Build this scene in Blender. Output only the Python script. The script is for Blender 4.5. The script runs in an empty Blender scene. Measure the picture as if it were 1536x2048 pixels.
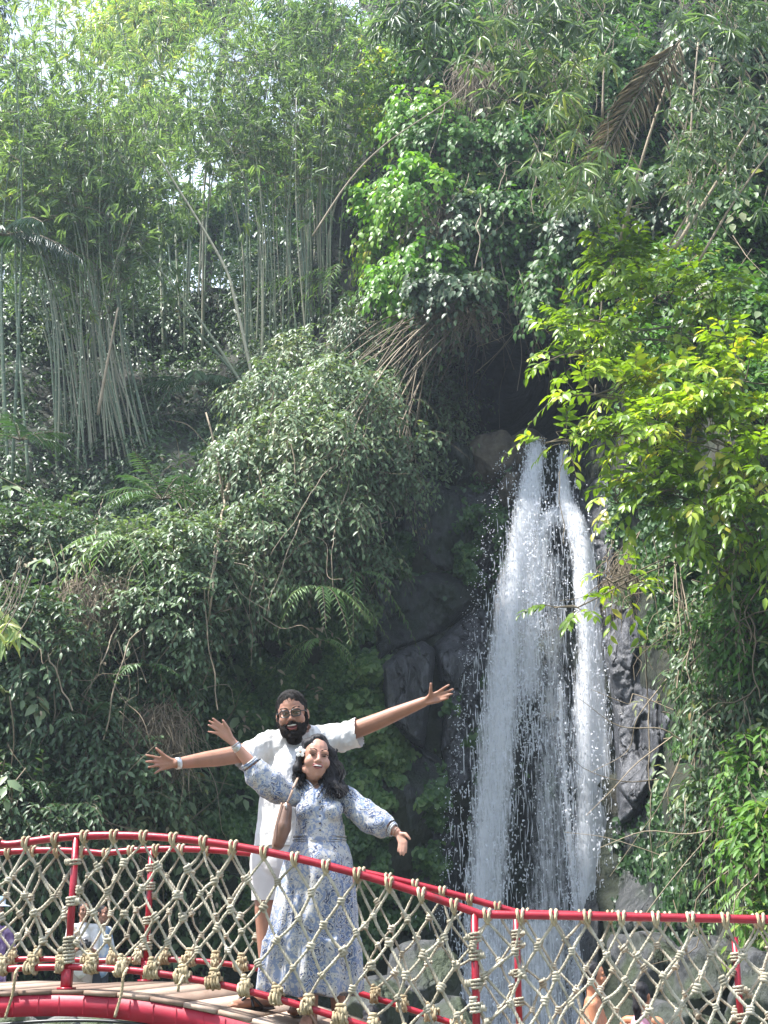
import bpy, bmesh, math, random
import numpy as np
from mathutils import Vector, Matrix, noise as mnoise

HAZE = 0.0009
random.seed(7)
RNG = np.random.default_rng(7)
SC = bpy.context.scene
COL = SC.collection

# ------------------------------------------------------------------ camera
FPX, TILT, CAMZ = 2700.0, math.radians(17.5), 2.0
CT, ST = math.cos(TILT), math.sin(TILT)
cam = bpy.data.cameras.new('camera')
cam.sensor_fit = 'VERTICAL'
cam.sensor_height = 36.0
cam.lens = 36.0 * FPX / 2048.0
cam.clip_start, cam.clip_end = 0.1, 2000
camo = bpy.data.objects.new('camera', cam)
COL.objects.link(camo)
camo.location = (0, 0, CAMZ)
camo.rotation_euler = (math.radians(90) + TILT, 0, 0)
SC.camera = camo


def at(px, py, Y):
    """photo pixel (1536x2048) at horizontal distance Y -> world point"""
    dx = (px - 768.0) / FPX
    dy = (1024.0 - py) / FPX
    k = Y / (CT - dy * ST)
    return np.array([dx * k, Y, CAMZ + (ST + dy * CT) * k])


def atv(px, py, Y):
    px, py, Y = np.broadcast_arrays(np.asarray(px, float), np.asarray(py, float), np.asarray(Y, float))
    dx = (px - 768.0) / FPX
    dy = (1024.0 - py) / FPX
    k = Y / (CT - dy * ST)
    return np.stack([dx * k, Y, CAMZ + (ST + dy * CT) * k], -1)


# ------------------------------------------------------------------ object helpers
def tag(o, label=None, cat=None, group=None, kind=None):
    if label: o['label'] = label
    if cat: o['category'] = cat
    if group: o['group'] = group
    if kind: o['kind'] = kind
    return o


def empty(name, loc, label=None, cat=None, group=None):
    o = bpy.data.objects.new(name, None)
    o.empty_display_size = 0.1
    COL.objects.link(o)
    o.location = loc
    return tag(o, label, cat, group)


def link(name, me, mat=None, parent=None):
    o = bpy.data.objects.new(name, me)
    COL.objects.link(o)
    if mat is not None:
        me.materials.append(mat)
    if parent is not None:
        o.parent = parent
        o.matrix_parent_inverse = Matrix.Translation(parent.location).inverted()
    return o


def raw_mesh(name, V, F, tint=None, smooth=False):
    """V (n,3), F list of index arrays (m,3)/(m,4)"""
    V = np.asarray(V, np.float32)
    if isinstance(F, np.ndarray):
        F = [F]
    F = [np.asarray(f, np.int32) for f in F if len(f)]
    me = bpy.data.meshes.new(name)
    me.vertices.add(len(V))
    me.vertices.foreach_set('co', V.ravel())
    nl = sum(f.size for f in F)
    npoly = sum(len(f) for f in F)
    me.loops.add(nl)
    me.loops.foreach_set('vertex_index', np.concatenate([f.ravel() for f in F]))
    me.polygons.add(npoly)
    starts, tot, off = [], [], 0
    for f in F:
        k = f.shape[1]
        starts.append(off + np.arange(len(f)) * k)
        off += f.size
    me.polygons.foreach_set('loop_start', np.concatenate(starts).astype(np.int32))
    if smooth:
        me.polygons.foreach_set('use_smooth', np.ones(npoly, bool))
    if tint is not None:
        a = me.attributes.new('tint', 'FLOAT', 'POINT')
        a.data.foreach_set('value', np.asarray(tint, np.float32))
    me.update(calc_edges=True)
    me.validate()
    return me


class MB:
    """collects vertices/faces of one mesh"""
    def __init__(s):
        s.V, s.F3, s.F4, s.T, s.n = [], [], [], [], 0

    def add(s, V, F, tint=0.5):
        V = np.asarray(V, float)
        F = np.asarray(F, int)
        if F.ndim == 2 and len(F):
            (s.F3 if F.shape[1] == 3 else s.F4).append(F + s.n)
        s.V.append(V)
        s.T.append(np.full(len(V), tint) if np.isscalar(tint) else np.asarray(tint))
        s.n += len(V)

    def extra(s, F, base):
        F = np.asarray(F, int) + base
        (s.F3 if F.shape[1] == 3 else s.F4).append(F)

    def box(s, c, size, R=None, tint=0.5):
        h = np.array(size) / 2
        V = np.array([[x, y, z] for x in (-1, 1) for y in (-1, 1) for z in (-1, 1)], float) * h
        if R is not None:
            V = V @ np.asarray(R).T
        s.add(V + np.asarray(c), [[0, 1, 3, 2], [4, 6, 7, 5], [0, 4, 5, 1], [2, 3, 7, 6], [0, 2, 6, 4], [1, 5, 7, 3]], tint)

    def tube(s, P, r, n=8, caps=True, tint=0.5, twist=0.0, lobes=0, amp=0.0, flat=None):
        P = np.asarray(P, float)
        m = len(P)
        if m < 2: return
        r = np.full(m, r) if np.isscalar(r) else np.asarray(r, float)
        Tn = np.gradient(P, axis=0)
        Tn /= np.linalg.norm(Tn, axis=1)[:, None] + 1e-12
        ref = np.array([0.0, 1, 0]) if abs(Tn[:, 1]).max() < 0.9 else np.array([0.31, 0.2, 0.93])
        A = np.cross(Tn, ref)
        bad = np.linalg.norm(A, axis=1) < 1e-3
        A[bad] = np.cross(Tn[bad], [1.0, 0.1, 0.0])
        A /= np.linalg.norm(A, axis=1)[:, None] + 1e-12
        B = np.cross(Tn, A)
        L = np.concatenate([[0], np.cumsum(np.linalg.norm(np.diff(P, axis=0), axis=1))])
        ph = np.arange(n) * 2 * np.pi / n
        th = ph[None, :] + (twist * L)[:, None]
        rr = r[:, None] * (1 + amp * np.cos(lobes * ph))[None, :]
        if flat is not None:
            V = P[:, None] + A[:, None] * (rr * np.cos(th) * flat[0])[..., None] + B[:, None] * (rr * np.sin(th) * flat[1])[..., None]
        else:
            V = P[:, None] + A[:, None] * (rr * np.cos(th))[..., None] + B[:, None] * (rr * np.sin(th))[..., None]
        i = np.arange(m - 1)[:, None] * n
        j = np.arange(n)[None, :]
        k = (j + 1) % n
        F = np.stack([i + j, i + k, i + n + k, i + n + j], -1).reshape(-1, 4)
        base = s.n
        s.add(V.reshape(-1, 3), F, tint)
        if caps:
            s.add([P[0], P[-1]], np.zeros((0, 3), int), tint)
            c0, c1 = m * n, m * n + 1
            j = np.arange(n); k = (j + 1) % n
            s.extra(np.stack([np.full(n, c0), k, j], -1), base)
            s.extra(np.stack([np.full(n, c1), (m - 1) * n + j, (m - 1) * n + k], -1), base)

    def lathe(s, prof, c, n=16, R=None, tint=0.5):
        prof = np.asarray(prof, float)
        ph = np.arange(n) * 2 * np.pi / n
        V = np.stack([prof[:, 0, None] * np.cos(ph), prof[:, 0, None] * np.sin(ph), np.repeat(prof[:, 1, None], n, 1)], -1).reshape(-1, 3)
        if R is not None: V = V @ np.asarray(R).T
        m = len(prof)
        i = np.arange(m - 1)[:, None] * n; j = np.arange(n)[None]; k = (j + 1) % n
        s.add(V + np.asarray(c), np.stack([i + j, i + k, i + n + k, i + n + j], -1).reshape(-1, 4), tint)

    def ell(s, c, r, R=None, nu=16, nv=10, tint=0.5):
        u = np.arange(nu) * 2 * np.pi / nu
        v = np.linspace(0, np.pi, nv + 1)[1:-1]
        V = np.stack([np.outer(np.sin(v), np.cos(u)), np.outer(np.sin(v), np.sin(u)), np.outer(np.cos(v), np.ones(nu))], -1).reshape(-1, 3)
        V = np.vstack([V, [0, 0, 1], [0, 0, -1]]) * np.asarray(r)
        if R is not None: V = V @ np.asarray(R).T
        m = nv - 1
        i = np.arange(m - 1)[:, None] * nu; j = np.arange(nu)[None]; k = (j + 1) % nu
        base = s.n
        s.add(V + np.asarray(c), np.stack([i + j, i + nu + j, i + nu + k, i + k], -1).reshape(-1, 4), tint)
        j = np.arange(nu); k = (j + 1) % nu
        s.extra(np.stack([np.full(nu, m * nu), j, k], -1), base)
        s.extra(np.stack([np.full(nu, m * nu + 1), (m - 1) * nu + k, (m - 1) * nu + j], -1), base)

    def build(s, name, mat=None, parent=None, smooth=True):
        F = []
        if s.F3: F.append(np.vstack(s.F3))
        if s.F4: F.append(np.vstack(s.F4))
        me = raw_mesh(name, np.vstack(s.V), F, np.concatenate(s.T), smooth)
        return link(name, me, mat, parent)


def nrm(v):
    v = np.asarray(v, float)
    return v / (np.linalg.norm(v, axis=-1, keepdims=True) + 1e-12)


def catmull(P, step=0.05):
    P = np.asarray(P, float)
    Q = np.vstack([2 * P[0] - P[1], P, 2 * P[-1] - P[-2]])
    out = []
    for i in range(1, len(Q) - 2):
        p0, p1, p2, p3 = Q[i - 1:i + 3]
        k = max(1, int(np.linalg.norm(p2 - p1) / step))
        t = (np.arange(k) / k)[:, None]
        out.append(0.5 * ((2 * p1) + (-p0 + p2) * t + (2 * p0 - 5 * p1 + 4 * p2 - p3) * t ** 2 + (-p0 + 3 * p1 - 3 * p2 + p3) * t ** 3))
    out.append(P[-1:])
    return np.vstack(out)


# ------------------------------------------------------------------ materials
def new_mat(name):
    m = bpy.data.materials.new(name)
    m.use_nodes = True
    nt = m.node_tree
    for n in list(nt.nodes):
        nt.nodes.remove(n)
    out = nt.nodes.new('ShaderNodeOutputMaterial')
    return m, nt, out


def N(nt, t, **kw):
    n = nt.nodes.new(t)
    for k, v in kw.items():
        if k.startswith('i_'):
            n.inputs[k[2:].replace('_', ' ')].default_value = v
        else:
            setattr(n, k, v)
    return n


def ramp(nt, stops, fac=None, interp='LINEAR'):
    r = nt.nodes.new('ShaderNodeValToRGB')
    r.color_ramp.interpolation = interp
    e = r.color_ramp.elements
    while len(e) > 1: e.remove(e[-1])
    e[0].position = stops[0][0]; e[0].color = (*stops[0][1], 1)
    for p, c in stops[1:]:
        x = e.new(p); x.color = (*c, 1)
    if fac is not None:
        nt.links.new(fac, r.inputs['Fac'])
    return r


def leaf_mat(name, stops, rough=0.45, transl=0.35, tcol=(1.25, 1.3, 0.6), spec=0.4):
    m, nt, out = new_mat(name)
    a = N(nt, 'ShaderNodeAttribute', attribute_name='tint')
    r = ramp(nt, stops, a.outputs['Fac'])
    p = N(nt, 'ShaderNodeBsdfPrincipled')
    p.inputs['Roughness'].default_value = rough
    p.inputs['Specular IOR Level'].default_value = spec
    nt.links.new(r.outputs['Color'], p.inputs['Base Color'])
    t = N(nt, 'ShaderNodeBsdfTranslucent')
    mul = N(nt, 'ShaderNodeMix', data_type='RGBA', blend_type='MULTIPLY')
    mul.inputs['Factor'].default_value = 1
    nt.links.new(r.outputs['Color'], mul.inputs['A'])
    mul.inputs['B'].default_value = (*tcol, 1)
    nt.links.new(mul.outputs['Result'], t.inputs['Color'])
    mx = N(nt, 'ShaderNodeMixShader')
    mx.inputs['Fac'].default_value = transl
    nt.links.new(p.outputs[0], mx.inputs[1]); nt.links.new(t.outputs[0], mx.inputs[2])
    nt.links.new(mx.outputs[0], out.inputs['Surface'])
    return m


def solid_mat(name, stops, scale=8.0, rough=0.6, bump=0.3, bscale=30.0, detail=5, spec=0.4, stretch=(1, 1, 1), metallic=0.0, coords='Object', use_tint=False, sheen=0.0, bdist=0.02):
    """noise-coloured principled material"""
    m, nt, out = new_mat(name)
    tc = N(nt, 'ShaderNodeTexCoord')
    mp = N(nt, 'ShaderNodeMapping'); mp.inputs['Scale'].default_value = stretch
    nt.links.new(tc.outputs[coords], mp.inputs['Vector'])
    n1 = N(nt, 'ShaderNodeTexNoise'); n1.inputs['Scale'].default_value = scale; n1.inputs['Detail'].default_value = detail
    nt.links.new(mp.outputs[0], n1.inputs['Vector'])
    fac = n1.outputs['Fac']
    if use_tint:
        a = N(nt, 'ShaderNodeAttribute', attribute_name='tint')
        ad = N(nt, 'ShaderNodeMath', operation='MULTIPLY_ADD')
        nt.links.new(n1.outputs['Fac'], ad.inputs[0]); ad.inputs[1].default_value = 0.5
        nt.links.new(a.outputs['Fac'], ad.inputs[2])
        sb = N(nt, 'ShaderNodeMath', operation='SUBTRACT'); nt.links.new(ad.outputs[0], sb.inputs[0]); sb.inputs[1].default_value = 0.25
        fac = sb.outputs[0]
    r = ramp(nt, stops, fac)
    p = N(nt, 'ShaderNodeBsdfPrincipled')
    p.inputs['Roughness'].default_value = rough
    p.inputs['Specular IOR Level'].default_value = spec
    p.inputs['Metallic'].default_value = metallic
    if sheen: p.inputs['Sheen Weight'].default_value = sheen
    nt.links.new(r.outputs['Color'], p.inputs['Base Color'])
    if bump:
        n2 = N(nt, 'ShaderNodeTexNoise'); n2.inputs['Scale'].default_value = bscale; n2.inputs['Detail'].default_value = 6
        nt.links.new(mp.outputs[0], n2.inputs['Vector'])
        b = N(nt, 'ShaderNodeBump'); b.inputs['Strength'].default_value = bump; b.inputs['Distance'].default_value = bdist
        nt.links.new(n2.outputs['Fac'], b.inputs['Height'])
        nt.links.new(b.outputs[0], p.inputs['Normal'])
    nt.links.new(p.outputs[0], out.inputs['Surface'])
    return m


def rock_mat(name, stops, crack=1.2, rough=0.5, stretch=(1, 1, 0.45), moss=None):
    m, nt, out = new_mat(name)
    tc = N(nt, 'ShaderNodeTexCoord')
    mp = N(nt, 'ShaderNodeMapping'); mp.inputs['Scale'].default_value = stretch
    nt.links.new(tc.outputs['Object'], mp.inputs['Vector'])
    n0 = N(nt, 'ShaderNodeTexNoise'); n0.inputs['Scale'].default_value = 1.6; n0.inputs['Detail'].default_value = 6
    nt.links.new(mp.outputs[0], n0.inputs['Vector'])
    mixv = N(nt, 'ShaderNodeMix', data_type='RGBA'); mixv.inputs['Factor'].default_value = 0.4
    nt.links.new(mp.outputs[0], mixv.inputs['A']); nt.links.new(n0.outputs['Color'], mixv.inputs['B'])
    v = N(nt, 'ShaderNodeTexVoronoi', feature='DISTANCE_TO_EDGE'); v.inputs['Scale'].default_value = crack
    nt.links.new(mixv.outputs['Result'], v.inputs['Vector'])
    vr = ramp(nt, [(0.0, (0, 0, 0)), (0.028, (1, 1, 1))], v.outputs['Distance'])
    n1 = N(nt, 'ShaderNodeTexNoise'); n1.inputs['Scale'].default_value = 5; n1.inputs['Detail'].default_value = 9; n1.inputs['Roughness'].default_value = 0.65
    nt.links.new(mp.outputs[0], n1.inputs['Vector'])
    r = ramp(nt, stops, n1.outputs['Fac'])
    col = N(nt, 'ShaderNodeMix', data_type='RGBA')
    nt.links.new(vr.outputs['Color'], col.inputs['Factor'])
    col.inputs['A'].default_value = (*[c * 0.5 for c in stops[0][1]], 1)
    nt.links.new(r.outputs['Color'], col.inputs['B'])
    last = col.outputs['Result']
    if moss:
        n3 = N(nt, 'ShaderNodeTexNoise'); n3.inputs['Scale'].default_value = 1.1; n3.inputs['Detail'].default_value = 8
        nt.links.new(tc.outputs['Object'], n3.inputs['Vector'])
        mr = ramp(nt, [(0.47, (0, 0, 0)), (0.6, (1, 1, 1))], n3.outputs['Fac'])
        c2 = N(nt, 'ShaderNodeMix', data_type='RGBA')
        nt.links.new(mr.outputs['Color'], c2.inputs['Factor'])
        nt.links.new(last, c2.inputs['A']); c2.inputs['B'].default_value = (*moss, 1)
        last = c2.outputs['Result']
    p = N(nt, 'ShaderNodeBsdfPrincipled'); p.inputs['Roughness'].default_value = rough
    nt.links.new(last, p.inputs['Base Color'])
    ad = N(nt, 'ShaderNodeMath', operation='MULTIPLY_ADD')
    nt.links.new(vr.outputs['Color'], ad.inputs[0]); ad.inputs[1].default_value = 0.5
    nt.links.new(n1.outputs['Fac'], ad.inputs[2])
    b = N(nt, 'ShaderNodeBump'); b.inputs['Strength'].default_value = 0.9; b.inputs['Distance'].default_value = 0.12
    nt.links.new(ad.outputs[0], b.inputs['Height']); nt.links.new(b.outputs[0], p.inputs['Normal'])
    nt.links.new(p.outputs[0], out.inputs['Surface'])
    return m


def plain_mat(name, col, rough=0.5, spec=0.5, bump=0.0, bscale=200):
    c = np.array(col)
    return solid_mat(name, [(0.3, tuple(c * 0.88)), (0.7, tuple(np.minimum(c * 1.1, 1)))], scale=20, rough=rough, bump=bump, bscale=bscale, spec=spec)


M = {}
M['red'] = solid_mat('red_paint', [(0.22, (0.07, 0.012, 0.012)), (0.33, (0.22, 0.004, 0.014)), (0.55, (0.30, 0.006, 0.019)), (0.75, (0.34, 0.014, 0.028))], scale=9, rough=0.36, bump=0.25, bscale=60, spec=0.5, bdist=0.004, detail=9)
M['red_beam'] = solid_mat('red_beam_paint', [(0.25, (0.2, 0.008, 0.02)), (0.5, (0.33, 0.008, 0.028)), (0.8, (0.34, 0.02, 0.035))], scale=5, rough=0.5, bump=0.15, bscale=40, bdist=0.005)
M['rope'] = solid_mat('rope_fibre', [(0.25, (0.20, 0.175, 0.125)), (0.5, (0.385, 0.35, 0.265)), (0.7, (0.49, 0.455, 0.365))], scale=9, rough=0.85, bump=0.4, bscale=260, bdist=0.003, spec=0.15)
M['rope_tan'] = solid_mat('rope_lashing', [(0.3, (0.25, 0.19, 0.11)), (0.5, (0.40, 0.33, 0.21)), (0.7, (0.50, 0.44, 0.31))], scale=9, rough=0.85, bump=0.4, bscale=260, bdist=0.003, spec=0.15)
M['plank'] = solid_mat('deck_planks', [(0.25, (0.16, 0.105, 0.075)), (0.5, (0.27, 0.19, 0.14)), (0.75, (0.35, 0.265, 0.205))], scale=3, rough=0.75, bump=0.3, bscale=30, stretch=(6, 1, 1), use_tint=True, bdist=0.006)
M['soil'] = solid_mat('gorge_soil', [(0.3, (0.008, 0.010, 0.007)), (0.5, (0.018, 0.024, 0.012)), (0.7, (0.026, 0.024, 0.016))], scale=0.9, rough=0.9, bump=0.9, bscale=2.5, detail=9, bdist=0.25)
M['ground'] = solid_mat('gravel_ground', [(0.3, (0.05, 0.06, 0.04)), (0.55, (0.13, 0.13, 0.10)), (0.75, (0.2, 0.19, 0.16))], scale=1.4, rough=0.9, bump=0.8, bscale=9, detail=9, bdist=0.08)
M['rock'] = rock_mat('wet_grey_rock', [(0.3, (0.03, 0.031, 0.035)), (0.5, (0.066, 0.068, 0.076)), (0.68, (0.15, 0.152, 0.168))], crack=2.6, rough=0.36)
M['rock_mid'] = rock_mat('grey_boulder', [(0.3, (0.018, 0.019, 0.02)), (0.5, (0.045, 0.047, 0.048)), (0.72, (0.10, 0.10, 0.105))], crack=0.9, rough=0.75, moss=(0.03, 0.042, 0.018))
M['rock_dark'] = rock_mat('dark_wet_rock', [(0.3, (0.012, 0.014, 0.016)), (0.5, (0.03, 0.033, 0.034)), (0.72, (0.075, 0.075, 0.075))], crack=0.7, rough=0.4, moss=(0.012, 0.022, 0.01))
M['rock_brown'] = rock_mat('brown_boulder', [(0.3, (0.05, 0.042, 0.03)), (0.5, (0.11, 0.09, 0.065)), (0.72, (0.19, 0.16, 0.12))], crack=0.25, rough=0.6, stretch=(1, 1, 1))
M['stone'] = rock_mat('mossy_stone', [(0.3, (0.06, 0.06, 0.055)), (0.5, (0.14, 0.14, 0.13)), (0.72, (0.26, 0.26, 0.25))], crack=0.6, rough=0.7, stretch=(1, 1, 1), moss=(0.06, 0.08, 0.03))
M['twig'] = solid_mat('twig_bark', [(0.3, (0.07, 0.055, 0.035)), (0.7, (0.2, 0.165, 0.11))], scale=6, rough=0.85, bump=0.2)
M['dry'] = solid_mat('dry_stick', [(0.3, (0.13, 0.10, 0.062)), (0.7, (0.30, 0.24, 0.165))], scale=4, rough=0.8, bump=0.2, use_tint=True)
M['bark'] = solid_mat('dark_bark', [(0.3, (0.03, 0.026, 0.02)), (0.7, (0.10, 0.085, 0.065))], scale=5, rough=0.9, bump=0.7, stretch=(3, 3, 0.6), bdist=0.05)
M['hose'] = plain_mat('black_hose', (0.012, 0.012, 0.013), rough=0.4)

# ================================================================== BRIDGE
YAW = math.radians(10)
AX = np.array([math.cos(YAW), -math.sin(YAW), 0.0])
PP = np.array([math.sin(YAW), math.cos(YAW), 0.0])
B0 = at(960, 1830, 7.5); B0[2] = CAMZ
WB = 1.45                                          # bridge width


def bp(s, w, z):
    return B0 + AX * s + PP * w + np.array([0, 0, z])


_nr = np.array([(-2.76, .497), (-2.639, .514), (-2.447, .538), (-2.3, .55), (-2.162, .557), (-2.007, .555), (-1.852, .545), (-1.701, .529), (-1.563, .514), (-1.414, .491), (-1.267, .467), (-1.109, .445), (-.947, .406), (-.822, .372), (-.657, .331), (-.5, .284), (-.363, .24), (-.214, .193), (-.069, .146), (0, .118)])
_fr = np.array([(-3.09, .468), (-2.808, .525), (-2.652, .545), (-2.496, .56), (-2.291, .571), (-2.151, .569), (-1.983, .561), (-1.833, .546), (-1.653, .525), (-.79, .385), (-.661, .348), (-.514, .313), (-.358, .273), (-.175, .227), (-.053, .19), (.07, .155)])
_lo = np.array([(-2.699, -.172), (-2.561, -.159), (-2.378, -.154), (-2.237, -.157), (-2.056, -.162), (-1.908, -.177), (-1.782, -.187), (-1.658, -.202), (-1.512, -.224), (-1.376, -.251), (-1.233, -.281), (-1.091, -.314), (-.933, -.357), (-.783, -.40), (0, -.625)])
_cn, _cf, _cl = (np.polyfit(a[:, 0], a[:, 1], 4) for a in (_nr, _fr, _lo))
SBN, SBF = 0.0, 0.09


def arch(c, sb, slope):
    def z(s):
        s = np.asarray(s, float)
        s2 = np.where(s < -2.7, -5.4 - s, s)
        e = np.polyval(c, np.clip(s2, -2.7, sb))
        return np.where(s2 > sb, np.polyval(c, sb) + slope * (s2 - sb), e)
    return z


z_near, z_far = arch(_cn, SBN, -0.02), arch(_cf, SBF, -0.028)
z_low = arch(_cl, 0.0, -0.01)
z_deck = lambda s: z_low(s) - 0.118 - 0.012 * np.clip((np.asarray(s) + 2), 0, 2)
SL, SR = -5.6, 4.2


def rope_tube(mb, P, r=0.009, step=0.012, tint=0.5, tw=95.0):
    P = catmull(np.asarray(P, float), step)
    mb.tube(P, r, n=9, twist=tw, lobes=3, amp=0.16, tint=tint)


def helix(c, axis, R, turns, pitch, n=14, ph=0.0, ell=(1, 1)):
    axis = nrm(axis)
    a = nrm(np.cross(axis, [0.13, 0.9, 0.37])); b = np.cross(axis, a)
    t = np.linspace(0, turns, int(turns * n) + 1)
    return np.asarray(c) + a * (R * ell[0] * np.cos(2 * np.pi * t + ph))[:, None] + b * (R * ell[1] * np.sin(2 * np.pi * t + ph))[:, None] + axis * ((t - turns / 2) * pitch)[:, None]


def knot(mb, c, axis, k=1.0, rr=0.0085):
    P = helix(c, axis, 0.0165 * k, 2.6, 0.0155 * k, n=10, ph=random.random() * 6)
    mb.tube(P, rr * k, n=6, tint=random.random())
    a2 = nrm(np.asarray(axis) + RNG.normal(0, 0.5, 3))
    P = helix(np.asarray(c) + RNG.normal(0, .004, 3), np.cross(a2, [0.2, 1, 0.1]), 0.0125 * k, 1.2, 0.012 * k, n=10, ph=random.random() * 6)
    mb.tube(P, rr * k, n=6, tint=random.random())


bridge = empty('footbridge', bp(-2.1, WB / 2, -0.6), 'small arched red steel footbridge with knotted rope nets and plank deck', 'bridge')

# ---- rails
def rail(name, w, zf, r, ss):
    mb = MB()
    P = np.array([bp(s, w, float(zf(s))) for s in ss])
    mb.tube(P, r, n=18)
    return mb.build(name, M['red'], bridge)

ss = np.concatenate([np.arange(SL, -0.05, 0.06), [-0.03, 0.0, 0.03], np.arange(0.1, SR, 0.2)])
ssf = np.concatenate([np.arange(SL, 0.04, 0.06), [0.06, 0.09, 0.12], np.arange(0.2, SR, 0.2)])
rail('handrail', 0, z_near, 0.0215, ss)
rail('handrail', WB, z_far, 0.0215, ssf)
rail('lower_rail', 0, z_low, 0.0185, ss)
rail('lower_rail', WB, lambda s: z_low(s) + 0.02, 0.0185, ssf)

# ---- deck planks + side beams
mb = MB()
s = SL
while s < SR:
    w = 0.19
    zc = float(z_deck(s + w / 2)); slope = math.atan2(float(z_deck(s + w) - z_deck(s)), w)
    X = np.array([AX[0] * math.cos(slope), AX[1] * math.cos(slope), math.sin(slope)])
    Zz = np.cross(X, PP)
    R = np.stack([X, PP, Zz], 1)
    over = random.uniform(-0.006, 0.012)
    mb.box(bp(s + w / 2, WB / 2 - over, zc - 0.012), (w - 0.009, WB + 0.10, 0.024), R, tint=random.random())
    s += w
mb.build('plank_deck', M['plank'], bridge, smooth=False)
for w0 in (-0.035, WB + 0.035):
    mb = MB()
    sb = np.arange(SL, SR, 0.06)
    top = np.array([bp(s, w0, float(z_deck(s)) - 0.028) for s in sb])
    h, t = 0.108, 0.03
    V = []
    for p in top:
        for dw, dz in ((-t / 2, 0), (t / 2, 0), (t / 2, -h), (-t / 2, -h)):
            V.append(p + PP * dw + np.array([0, 0, dz]))
    n = len(top)
    F = []
    for i in range(n - 1):
        for j in range(4):
            k = (j + 1) % 4
            F.append([i * 4 + j, i * 4 + k, (i + 1) * 4 + k, (i + 1) * 4 + j])
    mb.add(V, F)
    for s in np.arange(SL + 0.05, SR, 0.135):                 # weld ridges
        s += random.uniform(-.01, .01)
        zt = float(z_deck(s)) - 0.028
        for sgn in (-1, 1):
            P = np.array([bp(s + random.uniform(-.004, .004), w0 + sgn * (t / 2), zt - h * q) for q in np.linspace(0.03, 0.97, 7)])
            mb.tube(P, 0.0022, n=5)
    mb.build('side_beam', M['red_beam'], bridge, smooth=False)
mb = MB()
for s in np.arange(SL + .3, SR, 0.9):                          # joists under the deck
    mb.box(bp(s, WB / 2, float(z_deck(s)) - 0.075), (0.05, WB - 0.0, 0.075), np.stack([AX, PP, [0, 0, 1]], 1))
mb.build('joist', M['red_beam'], bridge, smooth=False)

# ---- posts with rope bindings
def post(s, w, ztop, zrail, zbase, binds):
    mb = MB()
    mb.tube([bp(s, w, zrail - 0.01), bp(s, w, ztop)], 0.0205, n=14)
    o = mb.build('post', M['red'], bridge)
    mb = MB()
    mb.box(bp(s, w + 0.0, (zrail + zbase) / 2 - 0.01), (0.05, 0.05, zrail - zbase), np.stack([AX, PP, [0, 0, 1]], 1))
    mb.box(bp(s, w, zbase + 0.006), (0.075, 0.09, 0.012), np.stack([AX, PP, [0, 0, 1]], 1))
    mb.build('post_foot', M['red'], o, smooth=False)
    for zb, turns in binds:
        mb = MB()
        P = helix(bp(s, w, zb), [0, 0, 1], 0.029, turns + 0.5, 0.0185, n=18, ph=random.random())
        rope_tube(mb, P, 0.0085)
        q = bp(s + random.choice((-1, 1)) * 0.036, w - 0.01, zb)
        knot(mb, q, AX, 0.8)
        mb.build('rope_binding', M['rope'], o)
    return o

def post_at(s, w, zf, binds, zl=None):
    zr = float(z_low(s)) + (0.02 if w else 0)
    post(s, w, float(zf(s)) - 0.005, zr, float(z_deck(s)), [(zr + b * (float(zf(s)) - zr), t) for b, t in binds])

post_at(-2.3, 0, z_near, [(0.13, 7), (0.5, 2), (0.80, 1)])
post_at(-0.03, 0, z_near, [(0.12, 3), (0.36, 2), (0.52, 2), (0.71, 2), (0.83, 2)])
post_at(-4.5, 0, z_near, [(0.13, 5), (0.5, 2)])
post_at(2.3, 0, z_near, [(0.2, 3), (0.7, 2)])
post_at(-2.36, WB, z_far, [(0.12, 2), (0.35, 2), (0.66, 2), (0.83, 2)])
post_at(0.075, WB, z_far, [(0.1, 2), (0.3, 2), (0.52, 2), (0.74, 2), (0.83, 2)])
post_at(-4.5, WB, z_far, [(0.2, 3), (0.7, 2)])
_z = float(z_low(1.41))
post(1.41, WB, 0.005, _z, float(z_deck(1.41)), [(-0.11, 2), (-0.30, 2), (-0.46, 2)])

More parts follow.
